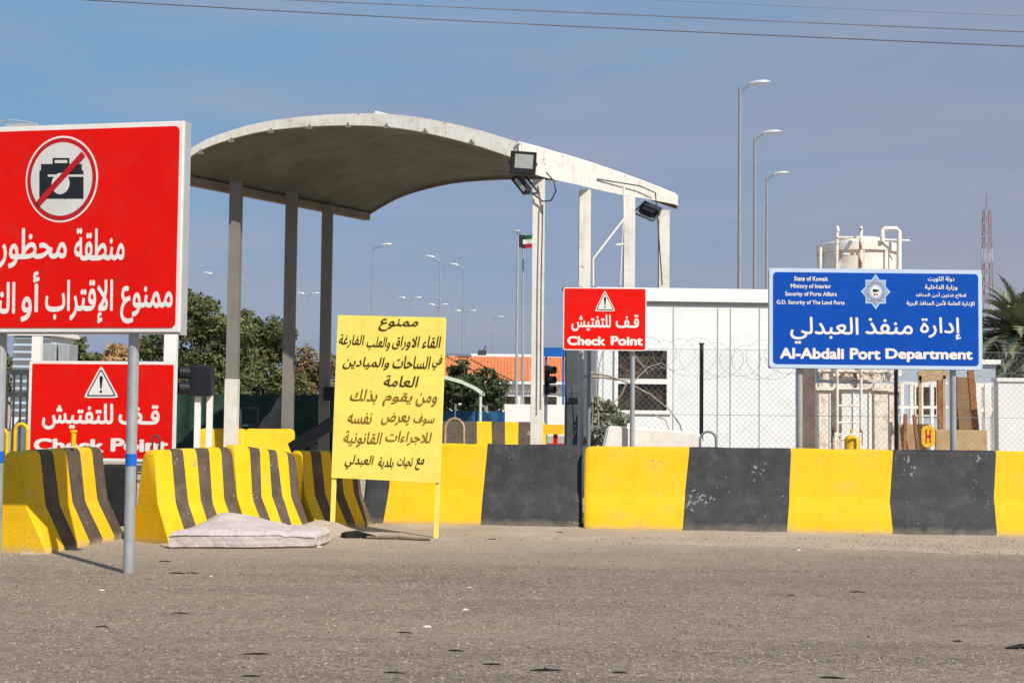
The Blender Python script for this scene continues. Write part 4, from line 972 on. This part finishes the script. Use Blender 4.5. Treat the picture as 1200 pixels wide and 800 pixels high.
def palm(px, py, D, reach, n, label, seed):
    base = G(px, D); root = thing('palm_tree', base, label, 'palm tree'); r = random.Random(seed); top = P(px, py, D)
    b = MB(); b.tube([base+Vector((0, 0, -.1)), base+Vector((.05, 0, top.z*.5)), top+Vector((0, 0, .1))], [.24, .21, .19], 10)
    for k in range(46):                                    # cut frond bases
        a = k*2.4; z = top.z*(.1+.88*k/46); b.bar(base+Vector((.17*math.cos(a), .17*math.sin(a), z)), base+Vector((.29*math.cos(a), .29*math.sin(a), z+.12)), .09, .05)
    b.build('trunk', M['bark'], root)
    b = MB()
    for k in range(n):
        az = k*2.39996+r.uniform(-.2, .2); el = R(80-122*(k/n)+r.uniform(-8, 8)); L_ = reach*r.uniform(.85, 1.12)
        d = Vector((math.cos(az)*math.cos(el), math.sin(az)*math.cos(el), math.sin(el))); p = top.copy(); pts = [p.copy()]; m = 18
        for i in range(m):
            d = (d+Vector((0, 0, -.062-.03*i/m))).normalized(); p = p+d*(L_/m); pts.append(p.copy())
        b.tube(pts, [.028*(1-.85*i/m) for i in range(m+1)], 4)
        side = Vector((-math.sin(az), math.cos(az), 0))
        for i in range(2, m+1):
            for q in range(3):
                c = pts[i-1].lerp(pts[i], q/3); dd = (pts[i]-pts[i-1]).normalized(); ll = reach*.25*math.sin(math.pi*min(.97, (i+q/3)/m*.85+.13))*r.uniform(.8, 1.15)
                for sg in (-1, 1):
                    e = c+(dd*.75+side*sg*.8+Vector((0, 0, .28+r.uniform(-.2, .1)))).normalized()*ll; wv = dd*.042
                    b.faces([c-wv, c+wv, e], [(0, 1, 2)])
    b.build('crown', M['leaf_palm'], root)
    return root
palm(1200, 396, 44, 2.35, 120, 'dusty grey green palm above the white wall at the right edge', 17)
tree('desert_shrub', 712, 18.36, [(705, 485, 16, 20), (722, 490, 14, 18), (700, 510, 18, 20), (725, 512, 16, 16)], 5200, .05, 'leaf_grey', 'straggly grey green shrub in front of the cabin, left of the sign pole', 18, 'shrub', trunk_r=.03)
tree('tree', 15, 60, [(10, 440, 30, 30), (60, 455, 40, 26), (-30, 430, 40, 40)], 4200, .18, 'leaf', 'distant green tree behind the black railing at the left edge', 19, group='trees behind the canopy')
# dead branches before the cabin
b = MB(); D = 18.25
for pts, r0 in (([(682, 441), (705, 442), (725, 445), (741, 444)], .020), ([(690, 436), (712, 440), (735, 448), (762, 462), (785, 480), (797, 498), (800, 508)], .017), ([(703, 520), (700, 470), (702, 430), (708, 404)], .014), ([(692, 520), (695, 480), (690, 425)], .011),
                ([(742, 447), (760, 430), (775, 425), (790, 436)], .010), ([(735, 448), (728, 462), (716, 476)], .014), ([(765, 485), (780, 492), (786, 508)], .013), ([(741, 412), (752, 426), (760, 440)], .008)):
    P_ = [P(x, y, D+.02*i) for i, (x, y) in enumerate(pts)]; b.tube(P_, [r0*(1-.6*i/(len(P_)-1)) for i in range(len(P_))], 7)
tag(b.build('dead_branches', M['deadwood'], None, org=G(720, D), smooth=60), 'bare dead branches leaning across the cabin window', 'branch')

# ------------------------------------------------------------------ behind on the left
def signal(px, D, label, w_, heads, top_py, bot_py, face):
    root = thing('traffic_signal', G(px, D), label, 'traffic signal', 'traffic signals')
    a, e = P(px, top_py, D), P(px, bot_py, D); h = a.z-e.z
    b = MB(); b.box((a+e)/2, (w_, .26, h), bev=.02); b.build('housing', M['blackplastic'], root)
    for k in range(heads):
        z = e.z + h*(k+.5)/heads; q = MB(); c = Vector((a.x+face*w_*.45, D-.18, z))
        q.tube([c, c+Vector((face*.16, -.10, .0))], h/heads*.40, 14, caps=False); q.tube([c, c+Vector((face*.03, -.02, 0))], h/heads*.36, 14); q.build('lamp_hood', M['blackplastic'], root, smooth=50)
    return root
r = signal(236, 23.2, 'black two lamp signal on two white posts left of the canopy post', .42, 2, 428, 464, -1)
for px in (232, 246):
    c = G(px, 23.22); b = MB(); b.box(c+Vector((0, 0, P(px, 463, 23.2).z/2)), (.10, .08, P(px, 464, 23.2).z)); b.build('post', M['white'], r)
r = signal(641, 38, 'black signal fixed beside the near white canopy post', .16, 3, 428, 462, 1)
b = MB(); c = G(640, 38.1); b.tube([c, P(640, 440, 38.1)], .05, 8); b.build('post', M['grey_steel'], r, smooth=50)
fn = thing('net_fence', G(300, 31), 'dark green net fence stretched behind the left canopy posts', 'fence')
b = MB(); a, e = G(180, 31), G(400, 31); zt = 1.72; nn = 60; vv = []
for i in range(nn+1):
    p = a.lerp(e, i/nn); y = .05*math.sin(i*.9)+.03*noise.noise((i*.5, 0, 0)); vv.append((b.bm.verts.new(p+Vector((0, y, .05))), b.bm.verts.new(p+Vector((0, y, zt+.03*noise.noise((i*.3, 4, 0)))))))
for p, q in zip(vv, vv[1:]): b.bm.faces.new((p[0], q[0], q[1], p[1]))
b.build('net', M['greennet'], fn)
for i in range(6): p = a.lerp(e, i/5); b = MB(); b.tube([p+Vector((0, .1, 0)), p+Vector((0, .1, zt+.1))], .03, 8); b.build('post', M['dark_steel'], fn)
b = MB(); c = G(325, 28); n = 20; rows = []
for j in range(n+1):
    row = []
    for i in range(n+1):
        x, y = (i/n-.5)*1.5, (j/n-.5)*1.2; rr = (x/.6)**2+(y/.5)**2; row.append(b.bm.verts.new(c+Vector((x, y, 1.72*math.exp(-rr*1.1)*(1+.22*noise.noise((x*3, y*3, 0)))-.1))))
    rows.append(row)
for j in range(n):
    for i in range(n): b.bm.faces.new((rows[j][i], rows[j][i+1], rows[j+1][i+1], rows[j+1][i]))
tag(b.build('spoil_heap', M['spoil'], None, org=c), 'grey heap of earth in front of the green net fence', 'heap')
b = MB(); D = 26.5
for pa, pb in (((282, 478), (302, 478)), ((282, 478), (282, 530)), ((302, 478), (302, 530)), ((282, 498), (302, 498))): b.bar(P(*pa, D), P(*pb, D), .04)
tag(b.build('metal_frame', M['dark_steel'], None, org=G(292, D)), 'black square metal frame beside the white foot of the canopy post', 'frame')
# black boom arm
b = MB(); b.bar(P(341, 526, 17.6), P(400, 489, 17.2), .05, .17); tag(b.build('boom_pole', M['blackplastic'], None, org=P(341, 526, 17.6)), 'black boom arm slanting up behind the yellow board', 'barrier arm')
b = MB(); c = G(368, 18.2); b.tube([c, P(368, 516, 18.2)], .05, 10); b.box(P(368, 514, 18.2), (.14, .14, .08)); tag(b.build('boom_stand', M['blackplastic'], None, org=c, smooth=50), 'short black stand under the boom arm', 'stand')
# louvred shed, cabinets, railing
sh = thing('louvred_shed', G(38, 30), 'pale shed with horizontal louvres above the lower red sign', 'shed')
b = MB(); D = 30; a, e = P(15, 393, D), P(60, 393, D)
b.box(Vector(((a.x+e.x)/2, D+.8, a.z/2)), (e.x-a.x, 1.5, a.z)); b.build('wall', M['plaster'], sh)
for k in range(11):
    q = MB(); z = a.z-.05-k*.17; q.box(Vector(((a.x+e.x)/2, D-.02, z)), (e.x-a.x-.06, .10, .02), M=Matrix.Rotation(R(35), 3, 'X')); q.build('louvre', M['bluegrey'], sh)
q = MB(); q.box(Vector(((a.x+e.x)/2, D+.8, a.z+.05)), (e.x-a.x+.2, 1.8, .1)); q.build('roof', M['white'], sh)
for px0, px1, py, lab in ((45, 66, 402, 'grey steel cabinet beside the louvred shed'), (68, 81, 403, 'narrow pale grey cabinet right of the wider one')):
    D = 28; a, e = P(px0, py, D), P(px1, py, D); b = MB(); b.box(Vector(((a.x+e.x)/2, D+.3, a.z/2)), (e.x-a.x, .6, a.z), bev=.02); b.box(Vector(((a.x+e.x)/2, D-.01, a.z*.55)), (.86*(e.x-a.x), .02, a.z*.8), bev=.005)
    tag(b.build('equipment_cabinet', M['galv'], None, org=((a.x+e.x)/2, D+.3, 0)), lab, 'cabinet', 'grey cabinets at the left')
b = MB(); D = 19
c = G(42, D); b.box(c+Vector((0, 0, P(42, 394, D).z/2)), (.13, .1, P(42, 394, D).z)); tag(b.build('white_post', M['white'], None, org=c), 'white post left of the lower red sign', 'post')
b = MB(); D = 17.6; c = G(199, D); z = P(199, 385, D).z; b.box(c+Vector((0, 0, z/2)), (.17, .1, z)); tag(b.build('white_upright', M['white'], None, org=c), 'broad white upright between the big and the lower red sign', 'post')
b = MB(); D = 22
for px in range(-40, 40, 8): p = G(px, D); b.bar(p, p+Vector((0, 0, P(px, 436, D).z)), .03)
for py in (436, 462): b.bar(P(-42, py, D), P(36, py, D), .06, .09)
tag(b.build('black_railing', M['dark_steel'], None, org=G(0, D)), 'black railing at the left edge behind the barrier', 'railing')

# ------------------------------------------------------------------ middle distance
hb = thing('tiled_house', G(600, 72), 'low white house with an orange tiled roof in the distance', 'house')
D = 72; x0, x1 = G(505, D).x, G(690, D).x; ze = P(600, 447, D).z; zr = P(600, 416, D).z
b = MB(); b.box(((x0+x1)/2, D+3.2, (ze+.05)/2), (x1-x0-.8, 6, ze+.05)); b.build('wall', M['plaster'], hb)
b = MB(); ya, yb, yc = D-.3, D+3.2, D+6.7; n = 46
for i in range(n):                                       # rolls of tile down the slope
    xa, xb = x0+(x1-x0)*i/n, x0+(x1-x0)*(i+1)/n; xm = (xa+xb)/2
    for (y0, z0, y1, z1) in ((ya, ze, yb, zr), (yc, ze, yb, zr)):
        b.faces([(xa, y0, z0), (xm, y0, z0+.07), (xb, y0, z0), (xb, y1, z1), (xm, y1, z1+.07), (xa, y1, z1)], [(0, 1, 4, 5), (1, 2, 3, 4)])
b.build('roof', M['rooftile'], hb, smooth=180)
b = MB(); b.tube([(x0, yb, zr+.06), (x1, yb, zr+.06)], .12, 8); b.box(((x0+x1)/2, D-.34, ze-.06), (x1-x0, .08, .16)); b.build('ridge_cap', M['plaster'], hb)
for k, px in enumerate((578, 600, 618, 646)):
    x = G(px, D).x; fq = MB(); fq.box((x, D+.18, 1.5), (.75, .06, 1.0)); fo = fq.build('window', M['white'], hb); q = MB(); q.box((x, D+.14, 1.5), (.62, .04, .86)); q.build('pane', M['glass_dark'], fo)
b = MB(); p = Vector((G(563, D).x, yb, zr+.15)); b.box(p+Vector((0, 0, .1)), (.5, .3, .3), bev=.05); b.tube([p, p+Vector((.2, 0, .5))], .03, 6); b.build('roof_vent', M['dark_steel'], hb)
b = MB(); D = 62; a, e = G(584, D), G(668, D); zt = P(620, 470, D).z
b.box((a+e)/2+Vector((0, 0, .75)), ((e-a).x, .15, 1.5)); tag(b.build('boundary_wall', M['plaster'], None, org=(a+e)/2), 'low white wall in front of the tiled house', 'wall')
cp = thing('carport', G(540, 44), 'pale green curved carport roof behind the yellow board', 'carport')
b = MB(); pts = [P(470, 441, 44), P(500, 440, 44), P(520, 443.5, 44), P(540, 449, 44), P(555, 456, 44), P(565, 463, 44)]
for p, q in zip(pts, pts[1:]):
    b.faces([p, q, q+Vector((0, 4, 0)), p+Vector((0, 4, 0)), p+Vector((0, 0, .12)), q+Vector((0, 0, .12)), q+Vector((0, 4, .12)), p+Vector((0, 4, .12))], [(0, 1, 2, 3), (7, 6, 5, 4), (0, 4, 5, 1), (3, 2, 6, 7)])
b.build('roof', M['carport'], cp, smooth=40)
for px, y in ((563, 44.1), (563, 47.8), (475, 44.1)): c = G(px, y); b = MB(); b.tube([c, c+Vector((0, 0, P(px, 462 if px > 500 else 443, y).z))], .05, 8); b.build('post', M['carport'], cp, smooth=50)
nf = thing('blue_net_fence', G(548, 48), 'blue netted fence under the curved carport', 'fence')
b = MB(); a, e = G(505, 48), G(592, 48); vv = []
for i in range(31):
    p = a.lerp(e, i/30); vv.append((b.bm.verts.new(p+Vector((0, .06*math.sin(i), .05))), b.bm.verts.new(p+Vector((0, .06*math.sin(i), 1.25+.12*noise.noise((i*.8, 0, 0)))))))
for p, q in zip(vv, vv[1:]): b.bm.faces.new((p[0], q[0], q[1], p[1]))
b.build('net', M['bluenet'], nf)
for i in range(4): p = a.lerp(e, i/3); b = MB(); b.tube([p, p+Vector((0, 0, 1.5))], .04, 8); b.build('post', M['white'], nf)
b = MB(); a = P(637, 407, 66); e = P(664, 418, 66); b.box((a+e)/2, (abs(e.x-a.x), .1, abs(a.z-e.z))); b.bar(G(640, 66.1), P(640, 409, 66.1), .1); b.bar(G(660, 66.1), P(660, 409, 66.1), .1)
tag(b.build('blue_board', M['bluepaint'], None, org=G(650, 66)), 'plain blue board above the tiled roof, left of the dark pillar', 'sign')
b = MB(); D = 30
b.bar(P(637, 503, D), P(661, 503, D), .08, .22); tag(b.build('boom_bar', M['plain_yellow'], None, org=P(637, 503, D)), 'short yellow boom bar left of the dark pillar', 'barrier arm')
b = MB(); b.bar(G(651, D+.1), P(651, 505, D+.1), .10); b.box(P(651, 522, D), (.42, .2, .1)); tag(b.build('boom_post', M['darkred'], None, org=G(651, D)), 'red post carrying the short yellow boom bar', 'post')

# ------------------------------------------------------------------ street lamps
def lamp_proto(px, py, D, label, arm, two=False, r=.07, hs=1.0, group='street lamps in the distance'):
    top = P(px, py, D); base = Vector((top.x, D, 0)); H_ = top.z
    root = thing('street_lamp', base, label, 'street lamp', group)
    b = MB(); b.tube([(0, 0, 0), (0, 0, .8), (0, 0, H_)], [r*1.25, r*1.15, r*.65], 10); b.build('pole', M['lamp_pole'], root, local=True, smooth=50)
    for sg in ((1, -1) if two else (1,)):
        ax = arm*sg
        b = MB(); b.tube([(0, 0, H_-.25), (ax*.25, 0, H_-.05), (ax, 0, H_+.12)], .045, 7); b.build('arm', M['grey_steel'], root, local=True, smooth=50)
        b = MB(); sgn = 1 if ax > 0 else -1
        pr2 = [(0, .07), (.25, .16), (.55, .19), (.85, .16), (1.05, .08), (1.12, .02)]
        rings = []
        for xx, rr in pr2:
            xx *= hs; rr *= hs
            rings.append([b.bm.verts.new((ax+sgn*xx, rr*1.25*math.cos(2*math.pi*k/12), H_+.16+xx*.10*1 + rr*.85*math.sin(2*math.pi*k/12)*(1 if math.sin(2*math.pi*k/12) > 0 else .55))) for k in range(12)])
        for a_, c_ in zip(rings, rings[1:]):
            for k in range(12): b.bm.faces.new((a_[k], a_[(k+1) % 12], c_[(k+1) % 12], c_[k]))
        b.bm.faces.new(rings[0]); b.bm.faces.new(rings[-1][::-1]); b.build('lamp_head', M['lamphead'], root, local=True, smooth=60)
    return root
GL = 'street lamps right of the canopy'
lamp_proto(867, 104, 41.5, 'tallest lamp post, the nearest in the row behind the cabin', .30, group=GL, hs=.64)
lamp_proto(884.5, 161, 48.7, 'middle lamp post in the row of three behind the cabin', .30, group=GL, hs=.66)
lamp_proto(898.5, 208, 57.8, 'shortest lamp post of the row, beside the blue sign', .30, group=GL, hs=.66)
for px, py, D, arm, two, lab in ((437, 290, 86, .5, False, 'lamp post with one long arm above the yellow board'), (516, 304, 93, -.4, False, 'lamp post right above the top right corner of the yellow board'),
        (543.5, 313, 98, -.4, False, 'lamp post rising above the orange roof, left of the flag'), (480, 351, 128, .4, True, 'double headed lamp barely above the top of the yellow board'),
        (513, 359, 137, .3, True, 'small far lamp at the top right corner of the yellow board'), (545, 366, 147, .5, True, 'small far double lamp behind the tall lamp over the orange roof'), (578, 373, 156, .5, False, 'far small lamp midway between the flagpoles and the yellow board'),
        (254, 323, 106, -.4, False, 'far lamp just left of the first canopy post above the tree'), (288, 330, 110, -.5, False, 'far lamp just right of the first canopy post above the tree'), (361, 346, 126, .35, True, 'double headed lamp between the second and third canopy posts')):
    lamp_proto(px, py, D, lab, arm, two, .06, .72)
# flag on its pole
D = 70; f = thing('flagpole', G(606.5, D), 'flagpole with a small green, white, red and black flag', 'flagpole', 'flagpoles over the orange roof')
top = P(607, 271, D); b = MB(); b.tube([(top.x, D, 0), (top.x, D, top.z)], [.09, .05], 8); b.box((top.x-.08, D, top.z), (.35, .2, .12), bev=.03); b.build('pole', M['galv'], f, smooth=50)
b = MB(); w_, h_ = 1.35, .72; z1 = top.z-.15; NXf = 12
def fp(x, z): return (top.x+.06+x, D+.10*math.sin(x*6), z1-z-.12*x-.03*math.sin(x*7))
for i in range(NXf):
    xa, xb = w_*i/NXf, w_*(i+1)/NXf
    for k, mm in enumerate(('flag_g', 'flag_w', 'flag_r')):
        za, zb = h_*k/3, h_*(k+1)/3; m_ = M['signblack'] if (i+.5)/NXf < .28-.08*(abs(k-1) == 0) + .05*0 else M[mm]
        b.faces([fp(xa, za), fp(xb, za), fp(xb, zb), fp(xa, zb)], [(0, 1, 2, 3)], m_)
b.build('flag', None, f, smooth=60)
b = MB(); c = G(613, 71); b.tube([c, P(613, 283, 71)], [.08, .05], 8); tag(b.build('bare_flagpole', M['galv'], None, org=c, smooth=50), 'bare flagpole right beside the one with the flag', 'flagpole', 'flagpoles over the orange roof')
# lattice radio mast
D = 160; c = G(1158, D); zt = P(1158, 246, D).z; ms = MB(); red, wht = M['mast_red'], M['mast_white']; segs = 16
for k in range(segs):
    z0, z1 = zt*k/segs, zt*(k+1)/segs; m_ = red if (k//3) % 2 == 1 or k > 12 else wht; hw0, hw1 = .75-.38*k/segs, .75-.38*(k+1)/segs
    cs = ((-1, -1), (1, -1), (1, 1), (-1, 1))
    for i in range(4):
        a, e = cs[i], cs[(i+1) % 4]
        ms.bar(c+Vector((a[0]*hw0, a[1]*hw0, z0)), c+Vector((a[0]*hw1, a[1]*hw1, z1)), .11, .11, m_); ms.bar(c+Vector((a[0]*hw0, a[1]*hw0, z0)), c+Vector((e[0]*hw1, e[1]*hw1, z1)), .06, .06, m_)
ms.tube([c+Vector((0, 0, zt)), c+Vector((0, 0, zt+2))], .06, 6, red)
tag(ms.build('radio_mast', None, None, org=c), 'slim lattice radio mast in red and white behind the blue sign', 'mast')
# overhead wires
for pts, D, lab, rr in (([(-120, -14), (100, 0), (600, 27.5), (1200, 54.5), (1400, 62)], 26, 'lowest overhead wire crossing the sky', .013), ([(100, -12), (340, 0), (600, 11.5), (1200, 37.5), (1400, 45)], 26.5, 'middle overhead wire crossing the sky', .013), ([(500, -12), (720, -2), (960, 9), (1200, 19), (1400, 27)], 40, 'topmost faint overhead wire at the upper right', .009)):
    b = MB(); b.tube(spline([P(x, y, D) for x, y in pts], 40), rr, 6); tag(b.build('overhead_wire', M['overhead'], None, org=P(pts[2][0], pts[2][1], D), smooth=60), lab, 'wire', 'overhead wires')

# ------------------------------------------------------------------ litter and stones on the road
def stones(name, n, lo, hi, mm, seed, yr, xr=None, flat_=.6):
    r = random.Random(seed); b = MB()
    for _ in range(n):
        y = yr[0]+(yr[1]-yr[0])*r.random()**1.0; x = r.uniform(-.43, .43)*y; sz = lo+(hi-lo)*r.random()**3
        q = [(1, 0, 0), (.3, .9, 0), (-.8, .5, 0), (-.7, -.6, 0), (.4, -.8, 0)]; a = r.uniform(0, 6.28)
        vs = []
        for (px, py, _z) in q: k = r.uniform(.7, 1.1); vs.append((x+sz*k*(px*math.cos(a)-py*math.sin(a)), y+sz*k*(px*math.sin(a)+py*math.cos(a)), .003))
        tp = [(x+(v[0]-x)*.6, y+(v[1]-y)*.6, .004+sz*flat_*r.uniform(.6, 1.2)) for v in vs]
        b.faces(vs+tp, [(5, 6, 7, 8, 9)]+[(i, (i+1) % 5, 5+(i+1) % 5, 5+i) for i in range(5)])
    return tag(b.build(name, mm), kind='stuff')
stones('gravel', 15000, .004, .015, mat('grey_grit', (.28, .225, .18), .9, .5, 30), 1, (7, 15.5))
stones('pale_gravel', 500, .003, .010, mat('pale_grit', (.40, .34, .28), .9, .2, 30), 2, (7, 16.2))
stones('dark_gravel', 1000, .004, .013, mat('dark_grit', (.075, .062, .052), .9, .3, 30), 3, (7, 16.2))
LIT = [(640, 719, 'a'), (355, 735, 'b'), (302, 737, 'c')]
scr = [(211, 719, .13), (119, 735, .09), (294, 793, .11), (300, 767, .16), (640, 786, .19), (474, 742, .11), (576, 779, .11), (727, 789, .10), (462, 789, .13), (1004, 694, .15), (1122, 752, .07), (927, 698, .06), (975, 795, .15), (193, 658, .12), (208, 672, .16), (226, 672, .12), (534, 763, .10), (656, 624, .08), (577, 632, .09)]
proto = None
for i, (px, py, L_) in enumerate(scr):
    d = ray(px, py); k = -CAM_H/d.z; p = Vector((0, 0, CAM_H))+d*k; a = rnd.uniform(-.25, .25)
    b = MB(); n = 6; w_ = L_*rnd.uniform(.07, .13); up = []; dn = []
    for j in range(n+1):
        x = (j/n-.5)*L_; ww = w_*(.4+.6*math.sin(math.pi*(j+.4)/(n+.8)))*rnd.uniform(.7, 1.2); z = .007+.007*math.sin(math.pi*j/n)*rnd.uniform(.4, 1.2)
        for s_, ls in ((-1, dn), (1, up)): q = Vector((x*math.cos(a)-s_*ww*math.sin(a), x*math.sin(a)+s_*ww*math.cos(a), z)); ls.append(q)
    V_ = dn+up+[v+Vector((0, 0, -.007)) for v in dn+up]; m_ = n+1; fs = []
    for j in range(n): fs += [(j, j+1, m_+j+1, m_+j), (2*m_+j, 3*m_+j, 3*m_+j+1, 2*m_+j+1), (j, 2*m_+j, 2*m_+j+1, j+1), (m_+j, m_+j+1, 3*m_+j+1, 3*m_+j)]
    fs += [(0, m_, 3*m_, 2*m_), (n, 2*m_+n, 3*m_+n, m_+n)]
    b.faces([p+v for v in V_], fs)
    tag(b.build('litter_scrap', M['rubber'], None, org=p), 'small dark scrap of rubber or leaf lying on the dusty road', 'scrap', 'dark scraps on the road')
b = MB(); d = ray(1196, 761); p = Vector((0, 0, CAM_H))+d*(-CAM_H/d.z)
b.tube([p+Vector((-.10, .0, .012)), p+Vector((0, .01, .022)), p+Vector((.16, .02, .02)), p+Vector((.4, .0, .015))], [.006, .018, .022, .012], 7)
tag(b.build('tyre_strip', M['rubber'], None, org=p, smooth=60), 'black strip of tyre rubber on the road at the right edge', 'scrap')
wh = [(500, 735, .07), (546, 715, .06), (119, 692, .06), (247, 676, .05), (373, 641, .10), (550, 689, .05), (936, 645, .07)]
for i, (px, py, L_) in enumerate(wh):
    d = ray(px, py); p = Vector((0, 0, CAM_H))+d*(-CAM_H/d.z); b = MB()
    vs = [p+Vector((L_*.6*math.cos(a)*rnd.uniform(.6, 1), L_*.45*math.sin(a)*rnd.uniform(.6, 1), .005)) for a in [k*6.283/7 for k in range(7)]]
    ap = [p+(v-p)*.55+Vector((0, 0, L_*rnd.uniform(.12, .25))) for v in vs]
    b.faces(vs+ap, [list(range(7, 14))]+[(k, (k+1) % 7, 7+(k+1) % 7, 7+k) for k in range(7)])
    tag(b.build('white_pebble', M['pale_stone'], None, org=p), 'small pale stone lying on the dusty road', 'stone', 'pale stones on the road')
